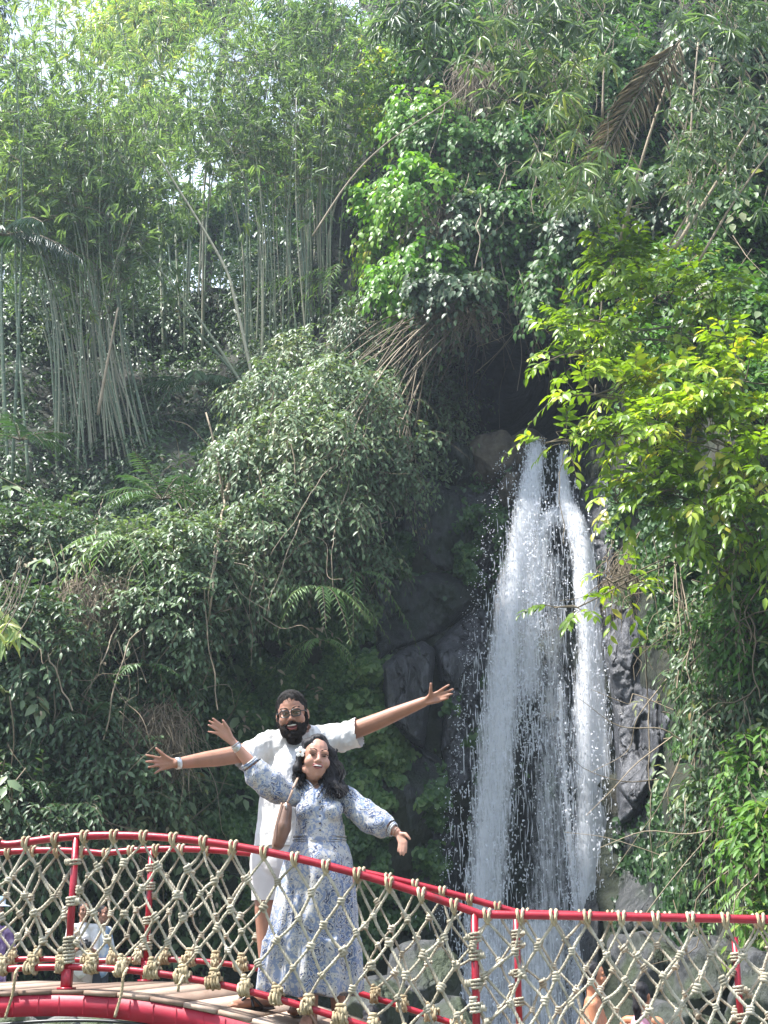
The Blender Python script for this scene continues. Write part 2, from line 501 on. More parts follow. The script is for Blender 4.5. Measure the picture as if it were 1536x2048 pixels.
# ---- rope nets
def net(w, zf, zl, d, s0, s1, rows_a, side):
    """diamond net: lattice columns d apart, knots where the ropes cross"""
    cols = np.arange(s0, s1, d)
    n = rows_a
    node = {}
    for j in range(n + 1):
        v = j / n
        for i, sc in enumerate(cols):
            s = sc + (d / 2 if j % 2 else 0)
            zt, zb = float(zf(s)) - 0.035, float(zl(s)) + 0.05
            jit = 0 if j in (0, n) else 1
            node[i, j] = bp(s + jit * random.gauss(0, 0.016), w + jit * random.gauss(0, 0.012), zt + (zb - zt) * (v ** 0.96) + jit * random.gauss(0, 0.014))
    for half in (0,):
        mb = MB(); kb = mb
        for j in range(n):
            for i in range(len(cols)):
                for di in ((0, -1) if j % 2 == 0 else (0, 1)):
                    if (i + di, j + 1) not in node: continue
                    a, b = node[i, j], node[i + di, j + 1]
                    mid = (a + b) / 2 + RNG.normal(0, 0.004, 3) + np.array([0, 0, -0.003])
                    rope_tube(mb, [a, mid, b], 0.0083 + random.uniform(-.0008, .0008), tint=random.random())
        for (i, j), p in node.items():
            if 0 < j < n:
                knot(kb, p, np.array([random.gauss(0, .35), random.gauss(0, .2), 1.0]), random.uniform(0.76, 1.08))
        mb.build('rope_net', M['rope'], bridge)
    for i, sc in enumerate(cols):
        # loop over the handrail
        mb = MB()
        zr = float(zf(sc))
        for k in (-1, 1):
            c = bp(sc + k * 0.0115, w, zr)
            a = np.linspace(0, 2 * np.pi, 19)
            R = 0.0305
            P = np.array([c + PP * (R * math.cos(t)) + np.array([0, 0, R * math.sin(t) - 0.004]) + AX * (k * 0.004 * math.sin(t)) for t in a])
            rope_tube(mb, P, 0.0085, tint=random.random())
        mb.tube(np.array([bp(sc + 0.013, w - 0.028, zr - 0.01), bp(sc + 0.004, w - 0.018, zr - 0.028), bp(sc - 0.004, w, zr - 0.046)]), 0.008, n=6)
        mb.tube(np.array([bp(sc - 0.013, w - 0.028, zr - 0.01), bp(sc - 0.003, w - 0.016, zr - 0.038), bp(sc + 0.006, w, zr - 0.05)]), 0.008, n=6)
        if -4.4 < sc < 2.3:
            mb.build('rope_loop', M['rope_tan'], bridge)
    for i, sc in enumerate(cols):
        if sc > (0.6 if w == 0 else 0.4) or sc < -3.6: continue
        s = sc + (d / 2 if n % 2 else 0)
        mb = MB()
        zr = float(zl(s))
        turns = random.choice((3, 4, 5)) + 0.4
        P = helix(bp(s, w, zr), AX, 0.0265, turns, 0.0165, n=16, ph=random.random() * 6)
        P = P + RNG.normal(0, 0.0015, P.shape)
        rope_tube(mb, P, 0.0088)
        for k in range(2):
            P = helix(bp(s + random.gauss(0, .016), w - .004, zr + random.uniform(-.004, .012)), nrm(AX + RNG.normal(0, .25, 3)), 0.032, 1.3, 0.02, n=16, ph=random.random() * 6)
            rope_tube(mb, P, 0.0082)
        knot(mb, bp(s, w, zr + 0.048), [0.2, 0.1, 1], 1.25)
        knot(mb, bp(s + 0.012, w - .01, zr + 0.034), AX, 1.1)
        mb.build('rope_lashing', M['rope_tan'], bridge)

net(0, z_near, z_low, 0.176, -2.3 - 0.176 * 12 + 0.05, 3.0, 5, 'near')
net(WB, z_far, lambda s: z_low(s) + 0.02, 0.176, -2.36 - 0.176 * 10 + 0.03, 3.0, 5, 'far')

# ---- loose rope ends hanging from the lower rail
for px, py, L in ((36, 1950, 0.26), (266, 1950, 0.24), (383, 1968, 0.07)):
    rr_ = at(px, py, 7.9)
    sx = float((rr_ - B0) @ AX)
    zr = float(z_low(sx))
    mb = MB()
    P = [bp(sx, -0.03, zr + 0.01), bp(sx - 0.004, -0.075, zr - 0.03), bp(sx - 0.012, -0.07, zr - L * .5), bp(sx - 0.045 * L / .25, -0.068, zr - L)]
    rope_tube(mb, P, 0.0085)
    mb.build('loose_rope_end', M['rope_tan'], bridge)

# ---- black hose under the bridge
mb = MB()
hz = [bp(s, -0.02 - 0.03 * math.sin(s * 2), float(z_deck(s)) - 0.163 - 0.02 * math.sin(s * 1.7 + 1)) for s in np.arange(SL, -0.4, 0.15)]
mb.tube(catmull(hz, 0.05), 0.009, n=8)
tag(mb.build('hose', M['hose']), 'thin black hose slung under the red beam of the footbridge', 'hose')

# ================================================================== TERRAIN
CP = np.array([
 # gorge wall, bottom rows
 (-300, 1900, 20), (0, 1900, 21), (200, 1900, 22.5), (420, 1900, 22), (600, 1900, 22), (800, 1900, 22.5), (890, 1900, 24), (1080, 1900, 24), (1240, 1900, 21), (1400, 1900, 18), (1536, 1900, 15), (1800, 1900, 12),
 (0, 2250, 20), (420, 2250, 21), (800, 2250, 22), (1080, 2250, 23.5), (1300, 2250, 19), (1536, 2250, 14.5), (1800, 2250, 11),
 (-300, 1700, 18), (0, 1700, 19), (200, 1700, 20.5), (420, 1700, 21.6), (600, 1700, 22), (800, 1700, 22.3), (880, 1700, 24), (1060, 1700, 24), (1240, 1700, 22.5), (1400, 1700, 18), (1536, 1700, 15), (1800, 1700, 12),
 (-300, 1400, 18.5), (0, 1400, 19.5), (200, 1400, 20.3), (350, 1400, 20.8), (450, 1400, 22.2), (600, 1400, 22.5), (740, 1400, 22.5), (850, 1400, 24.5), (1060, 1400, 24.4), (1250, 1400, 23.2), (1400, 1400, 19), (1536, 1400, 16), (1800, 1400, 13),
 (-300, 1150, 20), (0, 1150, 21), (200, 1150, 21), (400, 1150, 20.8), (550, 1150, 21.8), (680, 1150, 22.4), (800, 1150, 25.5), (900, 1150, 26), (1060, 1150, 25.2), (1200, 1150, 24), (1350, 1150, 20), (1536, 1150, 17), (1800, 1150, 14),
 (-300, 950, 25), (0, 950, 25), (200, 950, 26), (400, 950, 23.8), (550, 950, 22), (700, 950, 22.6), (800, 950, 25.5), (930, 950, 26.0), (1060, 950, 25.8), (1150, 950, 25), (1300, 950, 21), (1536, 950, 18), (1800, 950, 15),
 (0, 800, 28), (200, 800, 29), (420, 800, 30), (560, 800, 24), (700, 800, 23.5), (830, 800, 25), (900, 800, 29), (960, 790, 33), (1020, 760, 36), (1080, 790, 33), (1140, 800, 25.5), (1300, 800, 21.5), (1536, 800, 19), (1800, 800, 16),
 (0, 650, 31), (200, 650, 32), (400, 650, 33), (600, 650, 30), (740, 650, 26), (900, 640, 25), (1050, 630, 25), (1200, 650, 24), (1350, 650, 22), (1536, 650, 20), (1800, 650, 17),
 (-300, 450, 36), (0, 450, 36), (300, 450, 37), (550, 450, 35), (720, 450, 29), (850, 450, 26), (1000, 450, 26), (1200, 450, 25), (1536, 450, 22), (1800, 450, 19),
 (300, 200, 44), (600, 200, 42), (720, 200, 32), (850, 200, 27), (1000, 200, 27), (1200, 200, 26), (1536, 200, 23), (1800, 200, 20),
 (720, -100, 36), (850, -100, 30), (1000, -100, 29), (1200, -100, 28), (1536, -100, 25), (1800, -100, 22)], float)


def depth(px, py):
    px, py = np.broadcast_arrays(np.asarray(px, float), np.asarray(py, float))
    sh = px.shape
    q = np.stack([px.ravel(), py.ravel()], -1)
    out = np.empty(len(q))
    for a in range(0, len(q), 20000):
        d2 = ((q[a:a + 20000, None, :] - CP[None, :, :2]) ** 2).sum(-1)
        wgt = np.exp(-d2 / (2 * 62.0 ** 2)) + 1e-7 / (1 + d2 / 1e4) ** 2
        out[a:a + 20000] = (wgt * CP[None, :, 2]).sum(1) / wgt.sum(1)
    return out.reshape(sh)


def ridge(px):
    return np.interp(px, [-600, 0, 300, 560, 660, 720, 760], [640, 610, 600, 560, 420, 60, -500])


def fbm(P, s, o=5):
    return np.array([mnoise.fractal(Vector(p) * s, 0.9, 2.1, o) for p in P])


gx = np.arange(-420, 1960, 11.0)
gy = np.arange(-330, 2200, 11.0)
GX, GY = np.meshgrid(gx, gy)
GD = depth(GX, GY)
GP = atv(GX, GY, GD)
flat = GP.reshape(-1, 3)
nz = fbm(flat, 0.55, 5)
inrock = np.exp(-(((GX - 1000) / 230.0) ** 2) - ((GY - 1250) / 420.0) ** 2).ravel()
flat[:, 1] += nz * (0.45 + 0.0 * inrock)
flat[:, 0] += fbm(flat + 31.7, 0.6, 3) * 0.25
GP = flat.reshape(GP.shape)
h, w = GX.shape
idx = np.arange(h * w).reshape(h, w)
F = np.stack([idx[1:, :-1], idx[1:, 1:], idx[:-1, 1:], idx[:-1, :-1]], -1).reshape(-1, 4)
cx = (GX[1:, :-1] + 5).ravel(); cy = (GY[1:, :-1]).ravel()
F = F[cy > ridge(cx)]
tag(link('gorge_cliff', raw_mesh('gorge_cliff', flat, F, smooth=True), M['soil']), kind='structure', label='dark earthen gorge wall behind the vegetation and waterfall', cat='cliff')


def surf(px, py, off=0.0):
    """point on the gorge wall seen at photo pixel, moved off metres towards the viewer"""
    return atv(px, py, depth(px, py) - off)


# ---- ground and pool
g = np.concatenate([np.linspace(-64, -40, 5), np.linspace(-36, 36, 61), np.linspace(40, 64, 5)])
X, Y = np.meshgrid(g, g + 16)
Z = np.where(X < 0.5, CAMZ - 1.05, CAMZ - 1.75) + 0
Z = CAMZ - 1.05 - 0.7 / (1 + np.exp(-(X - 0.3) * 2.2))
Pg = np.stack([X, Y, Z], -1).reshape(-1, 3)
near = (np.abs(Pg[:, 0]) < 40) & (np.abs(Pg[:, 1] - 20) < 40)
Pg[near, 2] += fbm(Pg[near], 0.35, 4) * 0.12
n = len(g)
idx = np.arange(n * n).reshape(n, n)
F = np.stack([idx[:-1, :-1], idx[:-1, 1:], idx[1:, 1:], idx[1:, :-1]], -1).reshape(-1, 4)
tag(link('ground', raw_mesh('ground', Pg, F, smooth=True), M['ground']), kind='structure')

m, nt, out = new_mat('pool_water')
p = N(nt, 'ShaderNodeBsdfPrincipled'); p.inputs['Base Color'].default_value = (0.16, 0.19, 0.2, 1); p.inputs['Roughness'].default_value = 0.12
n1 = N(nt, 'ShaderNodeTexNoise'); n1.inputs['Scale'].default_value = 7; n1.inputs['Detail'].default_value = 6
b = N(nt, 'ShaderNodeBump'); b.inputs['Strength'].default_value = 0.7; b.inputs['Distance'].default_value = 0.06
tc = N(nt, 'ShaderNodeTexCoord'); nt.links.new(tc.outputs['Object'], n1.inputs['Vector'])
nt.links.new(n1.outputs['Fac'], b.inputs['Height']); nt.links.new(b.outputs[0], p.inputs['Normal']); nt.links.new(p.outputs[0], out.inputs['Surface'])
M['pool'] = m
X, Y = np.meshgrid(np.linspace(0.2, 14, 40), np.linspace(4, 27, 60))
Pw = np.stack([X, Y, np.full_like(X, CAMZ - 1.42)], -1).reshape(-1, 3)
idx = np.arange(2400).reshape(60, 40)
F = np.stack([idx[:-1, :-1], idx[:-1, 1:], idx[1:, 1:], idx[1:, :-1]], -1).reshape(-1, 4)
tag(link('water', raw_mesh('water', Pw, F, smooth=True), M['pool']), kind='structure', label='grey pool of churned water under the waterfall', cat='water')

# unseen slope added behind the viewer to shade the scene from the low sky
X, T = np.meshgrid(np.linspace(-60, 60, 61), np.linspace(0, 1, 21))
hy = -14 - 26 * T - 0.006 * X ** 2 * -1 * 0
hz = CAMZ - 1.6 + 15 * T ** 0.8
Ph = np.stack([X, hy, hz], -1).reshape(-1, 3)
Ph += np.stack([fbm(Ph, 0.12, 4), fbm(Ph + 9, 0.12, 4), fbm(Ph + 5, 0.15, 4)], -1) * 2.0
idx = np.arange(61 * 21).reshape(21, 61)
F = np.stack([idx[:-1, :-1], idx[:-1, 1:], idx[1:, 1:], idx[1:, :-1]], -1).reshape(-1, 4)
M['shade_hill'] = solid_mat('shade_hill_green', [(0.3, (0.015, 0.025, 0.01)), (0.5, (0.04, 0.07, 0.02)), (0.75, (0.08, 0.12, 0.03))], scale=1.2, rough=0.9, bump=1, bscale=1.5, detail=9, bdist=0.5)
tag(link('shade_hill', raw_mesh('shade_hill', Ph, F, smooth=True), M['shade_hill']), kind='structure')


# ---- rocks
def rock(name, c, r, mat, label, cat='rock', seed=0, rot=(0, 0, 0), facet=0.35, sub=5, group=None, freq=1.1, flatcut=6):
    bm = bmesh.new()
    bmesh.ops.create_icosphere(bm, subdivisions=sub, radius=1)
    rnd = random.Random(seed)
    planes = []
    for _ in range(flatcut * 3):
        v = Vector((rnd.gauss(0, 1), rnd.gauss(0, 1), rnd.gauss(0, .8))).normalized()
        planes.append((v, rnd.uniform(0.62, 0.95)))
    o3 = Vector((seed * 3.7, seed * 1.3, seed * 5.1))
    for v in bm.verts:
        q = v.co.copy()
        for nv, dd in planes:
            k = q.dot(nv)
            if k > dd: q -= nv * (k - dd) * (1 - 0.12)
        k = mnoise.fractal(q * freq + o3, 0.8, 2.0, 6) * facet * 0.35
        k += (mnoise.cell(q * 2.3 + o3) - 0.5) * 0.0
        q += v.co.normalized() * k
        v.co = Vector((q.x * r[0], q.y * r[1], q.z * r[2]))
    R = Matrix.Rotation(rot[2], 4, 'Z') @ Matrix.Rotation(rot[1], 4, 'Y') @ Matrix.Rotation(rot[0], 4, 'X')
    bm.transform(R)
    me = bpy.data.meshes.new(name)
    bm.to_mesh(me); bm.free()
    me.polygons.foreach_set('use_smooth', np.ones(len(me.polygons), bool))
    o = link(name, me, mat)
    o.location = c
    return tag(o, label, cat, group)


def rk(px, py, off, rpx, rpy, mat, label, seed, rot=0, rd=0.8, name='boulder', cat='boulder', Y=None, **kw):
    Yc = float(depth(px, py)) - off if Y is None else Y
    k = Yc * CT / FPX * 1.02
    return rock(name, at(px, py, Yc), (rpx * k, rd, rpy * k), mat, label, cat, seed, (0, rot, 0), **kw)

# boulders on the lip of the fall
rk(985, 925, 0.6, 62, 62, M['rock_brown'], 'big rounded brown boulder on the lip, second left of the waterfall', 3, rd=0.9, flatcut=2)
rk(1048, 915, 0.4, 52, 58, M['rock_brown'], 'brown boulder on the lip right beside the top of the waterfall', 5, rot=0.3, rd=0.9, flatcut=2)
rk(918, 930, 0.5, 32, 50, M['rock_dark'], 'narrow dark boulder at the left end of the row on the lip', 8, rd=0.6, flatcut=2)
rk(1020, 978, 0.5, 28, 42, M['rock_brown'], 'small blocky brown rock under the lip boulders', 9, rd=0.5)
# cracked rock faces beside and behind the fall
def rock_face(poly, label, mat, off, seed, step=3.6, blocks=1.6, amp=0.32, st=(1.0, 1.0, 0.55), name='rock_face', edge=34.0, bulge=0.0):
    poly = np.asarray(poly, float)
    lo, hi = poly.min(0) - 8, poly.max(0) + 8
    gx, gy = np.arange(lo[0], hi[0], step), np.arange(lo[1], hi[1], step)
    X, Y = np.meshgrid(gx, gy)
    pts = np.stack([X.ravel(), Y.ravel()], -1)
    ins = np.zeros(len(pts), bool); dist = np.full(len(pts), 1e9)
    j = len(poly) - 1
    for i in range(len(poly)):
        a, b = poly[j], poly[i]
        c = ((b[1] > pts[:, 1]) != (a[1] > pts[:, 1])) & (pts[:, 0] < (a[0] - b[0]) * (pts[:, 1] - b[1]) / (a[1] - b[1] + 1e-9) + b[0])
        ins ^= c
        t = np.clip(((pts - a) @ (b - a)) / ((b - a) @ (b - a)), 0, 1)
        dist = np.minimum(dist, np.linalg.norm(pts - a - t[:, None] * (b - a), axis=1))
        j = i
    sd = np.where(ins, dist, -dist)
    e = np.clip(sd / edge, -0.3, 1)
    P0 = surf(pts[:, 0], pts[:, 1], 0)
    D = np.empty(len(pts))
    for k, p in enumerate(P0):
        q = Vector((p[0] * st[0] + seed, 0.25 * mnoise.noise(Vector(p) * .7), p[2] * st[2])) * blocks
        q += mnoise.noise_vector(q * 1.3) * .25
        d, pp = mnoise.voronoi(q)
        g0 = mnoise.noise_vector(pp[0] * 7.3)
        dq = q - pp[0]
        D[k] = (g0.x * 0.6 + 0.3) * amp + (g0.y * dq.x + g0.z * dq.z) * amp * 1.5 - amp * 0.22 * math.exp(-(d[1] - d[0]) * 26) + 0.075 * mnoise.fractal(Vector(p) * 4.2, .7, 2, 6)
    s_ = np.where(e > 0, np.sqrt(np.clip(1 - (1 - e) ** 2, 0, 1)), e * 2)
    P = surf(pts[:, 0], pts[:, 1], (off + bulge * np.clip(sd / 80, 0, 1)) * s_ + D * np.clip(e * 1.5, 0, 1) - 0.25 * (e < 0))
    h, w = X.shape
    idx = np.arange(h * w).reshape(h, w)
    F = np.stack([idx[1:, :-1], idx[1:, 1:], idx[:-1, 1:], idx[:-1, :-1]], -1).reshape(-1, 4)
    F = F[(sd[F] > -7).all(1)]
    return tag(link(name, raw_mesh(name, P, F, smooth=False), mat), label, 'rock')

rock_face([(1200, 1190), (1250, 1200), (1300, 1270), (1322, 1380), (1345, 1440), (1310, 1560), (1268, 1640), (1236, 1650), (1232, 1560), (1222, 1400), (1205, 1300)], 'cracked grey rock face on the right side of the waterfall', M['rock'], .55, 3, blocks=1.9, amp=.42, st=(1.25, 1, .5), edge=16, bulge=.25, step=2.8)
rock_face([(1150, 960), (1215, 950), (1240, 1090), (1215, 1230), (1160, 1210), (1130, 1060)], 'grey rock step under the yellow green leaves at the top right of the fall', M['rock'], .3, 5, edge=16, blocks=2.4, step=3)
rock_face([(762, 1330), (800, 1300), (845, 1280), (872, 1300), (862, 1400), (850, 1500), (800, 1470), (768, 1420)], 'smooth grey rock slab left of the waterfall behind the raised hand', M['rock'], .8, 8, blocks=.9, amp=.35, edge=14, bulge=.3, step=3)
rock_face([(868, 1290), (905, 1250), (955, 1210), (985, 1230), (965, 1380), (945, 1560), (905, 1600), (880, 1500), (884, 1380)], 'cracked grey slabs touching the left edge of the waterfall', M['rock'], .5, 11, blocks=2.6, edge=14, step=3, st=(1.3, 1, .45))
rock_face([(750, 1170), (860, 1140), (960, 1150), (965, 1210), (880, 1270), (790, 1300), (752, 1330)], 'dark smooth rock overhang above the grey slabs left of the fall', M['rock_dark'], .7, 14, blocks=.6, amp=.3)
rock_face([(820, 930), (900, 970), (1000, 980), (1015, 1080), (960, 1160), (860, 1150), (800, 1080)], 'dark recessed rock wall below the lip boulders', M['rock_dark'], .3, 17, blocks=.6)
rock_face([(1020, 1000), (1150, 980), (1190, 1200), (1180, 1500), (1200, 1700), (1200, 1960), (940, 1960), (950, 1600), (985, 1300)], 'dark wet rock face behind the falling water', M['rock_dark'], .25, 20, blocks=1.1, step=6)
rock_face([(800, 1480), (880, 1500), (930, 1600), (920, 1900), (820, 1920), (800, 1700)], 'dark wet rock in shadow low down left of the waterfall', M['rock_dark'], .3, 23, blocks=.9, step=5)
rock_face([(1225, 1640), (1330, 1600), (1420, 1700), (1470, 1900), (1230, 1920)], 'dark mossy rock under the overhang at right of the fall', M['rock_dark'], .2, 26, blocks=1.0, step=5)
# boulders at the water behind the right part of the bridge
for k, (px, py, Y, rx, ry, lab) in enumerate([
        (1290, 1925, 17.5, 85, 75, 'dark grey boulder behind the flat net, above the girl in pink'),
        (1420, 1960, 15.5, 90, 85, 'grey boulder behind the last red post'),
        (1530, 1990, 13.5, 80, 90, 'grey boulder at the right edge behind the rope net'),
        (1350, 2060, 14.5, 90, 60, 'low grey boulder at the bottom right behind the net'),
        (840, 1960, 17.5, 85, 70, 'mottled grey boulder behind the sloping net left of the tall post'),
        (760, 2010, 15.5, 80, 55, 'low grey boulder behind the back of the pink bather'),
        (900, 2045, 14.0, 70, 50, 'grey boulder at the bottom beside the tall red post')]):
    rk(px, py, 0, rx, ry, M['rock_mid'], lab, 40 + k, rot=random.uniform(-.3, .3), rd=0.8, Y=Y)
for k, (px, py, Y, rx, ry, lab) in enumerate([
        (30, 2062, 10.5, 62, 40, 'pale mossy stone under the bridge at the left edge'),
        (115, 2068, 10.8, 50, 40, 'round mossy stone under the bridge beside the loose rope'),
        (190, 2058, 11.2, 52, 40, 'broad mossy stone under the bridge below the red post'),
        (262, 2066, 10.7, 42, 36, 'mossy stone under the bridge below the second loose rope'),
        (330, 2075, 10.9, 48, 36, 'mossy stone under the bridge right of the loose ropes'),
        (75, 2088, 10.0, 40, 34, 'small stone under the bridge in front of the round ones')]):
    rk(px, py, 0, rx, ry, M['stone'], lab, 60 + k, rot=random.uniform(-.3, .3), rd=0.3, Y=Y, name='stone', cat='stone', sub=4)

# ================================================================== LEAVES
LT = np.array([0, .30, .30, .32, .68, .68, .70, 1.0])       # along
LS = np.array([0, -.46, .46, 0, -.38, .38, 0, 0])           # across
LH = np.array([0, .06, .06, 0, .02, .02, -.04, -.13])       # fold and droop
LF = np.array([[0, 3, 1], [0, 2, 3], [1, 3, 6], [1, 6, 4], [3, 2, 5], [3, 5, 6], [4, 6, 7], [6, 5, 7]])
ST_ = np.array([0, .42, .42, 1.0]); SS_ = np.array([0, -.5, .5, 0]); SH_ = np.array([0, .08, .08, -.06])
SF_ = np.array([[0, 2, 1], [1, 2, 3]])


class Leaves:
    def __init__(s):
        s.P, s.D, s.N, s.L, s.W, s.T = [], [], [], [], [], []

    def add(s, P, D, Nn, L, W, T):
        n = len(P)
        s.P.append(P); s.D.append(D); s.N.append(Nn)
        s.L.append(np.broadcast_to(L, n)); s.W.append(np.broadcast_to(W, n)); s.T.append(np.broadcast_to(T, n))

    def build(s, name, mat, parent=None, small=False, curl=1.0):
        P, D, Nn = np.vstack(s.P), nrm(np.vstack(s.D)), np.vstack(s.N)
        L, W, T = np.concatenate(s.L), np.concatenate(s.W), np.concatenate(s.T)
        B = nrm(np.cross(D, Nn)); Nn = np.cross(B, D)
        t, a, hh, F = (ST_, SS_, SH_, SF_) if small else (LT, LS, LH, LF)
        V = P[:, None] + D[:, None] * (L[:, None] * t)[..., None] + B[:, None] * (W[:, None] * a)[..., None] + Nn[:, None] * (L[:, None] * hh * curl)[..., None]
        n, k = len(P), len(t)
        FF = (np.arange(n)[:, None, None] * k + F[None]).reshape(-1, 3)
        return link(name, raw_mesh(name, V.reshape(-1, 3), FF, np.repeat(T, k)), mat, parent)


def rdir(n, up=0.0, out=None):
    v = RNG.normal(0, 1, (n, 3))
    v = nrm(v)
    if out is not None: v = v + out
    v[:, 2] += up
    return nrm(v)


def sprays(lv, S, D, length, K, L, W, droop=0.5, ang=0.9, tint=0.5, tvar=0.18, hang=0.35, t0=0.12, taper=0.5, up=0.7, stems=None, stem_r=0.004, jit=0.18):
    """S starts, D directions: twigs that arc down with K alternate leaves each"""
    S = np.asarray(S, float); D = nrm(D); n = len(S)
    length = np.broadcast_to(length, n)
    t = np.linspace(t0, 1, K)
    Dn = np.array([0, 0, -1.0])
    dr = droop * RNG.uniform(0.5, 1.4, n)
    pos = S[:, None] + D[:, None] * (length[:, None] * t)[..., None] + Dn * (dr * length)[:, None, None] * (t ** 2)[None, :, None]
    tan = nrm(D[:, None] + Dn * (2 * dr[:, None] * t)[..., None])
    side = nrm(np.cross(tan, np.array([0.02, 0.03, 1.0])))
    sg = np.where(np.arange(K) % 2 == 0, 1.0, -1.0)[None, :, None]
    last = (np.arange(K) == K - 1)[None, :, None]
    ax = np.where(last, tan, tan * math.cos(ang) + side * sg * math.sin(ang))
    ax = ax + Dn * hang + RNG.normal(0, jit, ax.shape)
    nr = np.cross(side, tan); nr = np.where(nr[..., 2:3] < 0, -nr, nr)
    nr = nr * up + RNG.normal(0, 0.25, nr.shape) + np.array([0, -0.12, 0.15])
    sc = (1 - taper * np.abs(t - 0.5) ** 1.0)[None, :] * RNG.uniform(0.75, 1.2, (n, K))
    tt = np.clip(np.broadcast_to(np.asarray(tint).reshape(-1, 1) if np.ndim(tint) else np.full((n, 1), tint), (n, K)) + RNG.normal(0, tvar, (n, K)), 0, 1)
    lv.add(pos.reshape(-1, 3), ax.reshape(-1, 3), nr.reshape(-1, 3), (L * sc).ravel(), (W * sc).ravel(), tt.ravel())
    if stems is not None:
        ts = np.linspace(0, 1, 5)
        Ps = S[:, None] + D[:, None] * (length[:, None] * ts)[..., None] + Dn * (dr * length)[:, None, None] * (ts ** 2)[None, :, None]
        for q in Ps:
            stems.tube(q, np.linspace(stem_r, stem_r * 0.4, 5), n=4, caps=False)


def crown_pts(c, r, n, shell=0.55):
    """points spread through an ellipsoid, more of them near its skin"""
    v = nrm(RNG.normal(0, 1, (n, 3)))
    k = shell + (1 - shell) * RNG.random(n) ** 0.6
    k *= 1 + 0.3 * np.sin(v[:, 0] * 5 + c[0] * 3) * np.cos(v[:, 2] * 4 + c[2] * 2)
    m = max(5, n // 22)                                         # boughs: the points gather in clumps with gaps between
    b = nrm(RNG.normal(0, 1, (m, 3))) * (shell + (1.15 - shell) * RNG.random((m, 1)) ** 0.5)
    w = b[RNG.integers(0, m, n)] + RNG.normal(0, 0.17, (n, 3))
    mixk = RNG.random(n) < 0.68
    q = np.where(mixk[:, None], w, v * k[:, None])
    return np.asarray(c) + q * np.asarray(r), nrm(q)


G = {}
G['ivy'] = leaf_mat('ivy_leaf', [(0.0, (0.016, 0.045, 0.014)), (0.5, (0.045, 0.105, 0.03)), (0.8, (0.09, 0.17, 0.05)), (1.0, (0.16, 0.24, 0.08))], transl=0.25, rough=0.42, spec=0.4)
G['mid'] = leaf_mat('shrub_leaf', [(0.0, (0.025, 0.055, 0.015)), (0.4, (0.055, 0.105, 0.042)), (0.75, (0.11, 0.17, 0.075)), (0.95, (0.19, 0.22, 0.06)), (1.0, (0.26, 0.2, 0.07))], transl=0.32, rough=0.42, spec=0.4)
G['pale'] = leaf_mat('pale_shrub_leaf', [(0.0, (0.05, 0.095, 0.04)), (0.5, (0.125, 0.19, 0.09)), (0.85, (0.21, 0.28, 0.145)), (1.0, (0.3, 0.31, 0.16))], transl=0.32, rough=0.42, spec=0.42)
G['lime'] = leaf_mat('lime_leaf', [(0.0, (0.05, 0.10, 0.015)), (0.35, (0.13, 0.22, 0.02)), (0.7, (0.24, 0.37, 0.03)), (0.95, (0.39, 0.46, 0.05)), (1.0, (0.46, 0.42, 0.07))], transl=0.42, rough=0.36, spec=0.45, tcol=(1.2, 1.25, 0.4))
G['vine'] = leaf_mat('vine_leaf', [(0.0, (0.03, 0.08, 0.015)), (0.5, (0.07, 0.17, 0.03)), (0.85, (0.13, 0.26, 0.04)), (1.0, (0.24, 0.32, 0.06))], transl=0.4, rough=0.48, spec=0.28)
G['vinelit'] = leaf_mat('vine_leaf_lit_tint', [(0.0, (0.07, 0.17, 0.02)), (0.5, (0.14, 0.32, 0.03)), (0.9, (0.26, 0.42, 0.04)), (1.0, (0.42, 0.40, 0.05))], transl=0.5, rough=0.4)  # vine leaf copy with sunlit, backlit brightness put into its colours
G['bamboo'] = leaf_mat('bamboo_leaf', [(0.0, (0.07, 0.115, 0.07)), (0.5, (0.155, 0.22, 0.11)), (0.85, (0.25, 0.34, 0.125)), (1.0, (0.36, 0.37, 0.13))], transl=0.5, rough=0.4, spec=0.5, tcol=(1.15, 1.3, 0.55))
G['fern'] = leaf_mat('fern_leaf', [(0.0, (0.03, 0.08, 0.02)), (0.5, (0.08, 0.17, 0.045)), (1.0, (0.17, 0.28, 0.09))], transl=0.35, rough=0.45)
G['palm'] = leaf_mat('palm_leaflet', [(0.0, (0.02, 0.055, 0.025)), (0.5, (0.06, 0.13, 0.05)), (1.0, (0.15, 0.24, 0.11))], transl=0.25, rough=0.35, spec=0.6)
G['dryleaf'] = leaf_mat('dry_leaf', [(0.0, (0.12, 0.09, 0.055)), (0.5, (0.25, 0.2, 0.13)), (1.0, (0.42, 0.36, 0.26))], transl=0.2, rough=0.7, spec=0.2, tcol=(1, 1, 0.9))
G['culm'] = solid_mat('bamboo_culm', [(0.2, (0.07, 0.11, 0.065)), (0.5, (0.17, 0.215, 0.13)), (0.8, (0.32, 0.30, 0.21))], scale=1.2, rough=0.4, bump=0.1, stretch=(2, 2, 0.6), use_tint=True)

OUT = np.array([0, -1.0, 0])


def inpoly(px, py, poly):
    poly = np.asarray(poly, float)
    ins = np.zeros(len(px), bool)
    j = len(poly) - 1
    for i in range(len(poly)):
        xi, yi = poly[i]; xj, yj = poly[j]
        c = ((yi > py) != (yj > py)) & (px < (xj - xi) * (py - yi) / (yj - yi + 1e-9) + xi)
        ins ^= c
        j = i
    return ins


def sample(poly, n, edge=18):
    poly = np.asarray(poly, float)
    lo, hi = poly.min(0) - edge, poly.max(0) + edge
    px = RNG.uniform(lo[0], hi[0], n * 4); py = RNG.uniform(lo[1], hi[1], n * 4)
    k = inpoly(px + RNG.normal(0, edge, len(px)), py + RNG.normal(0, edge, len(px)), poly)
    return px[k][:n], py[k][:n]


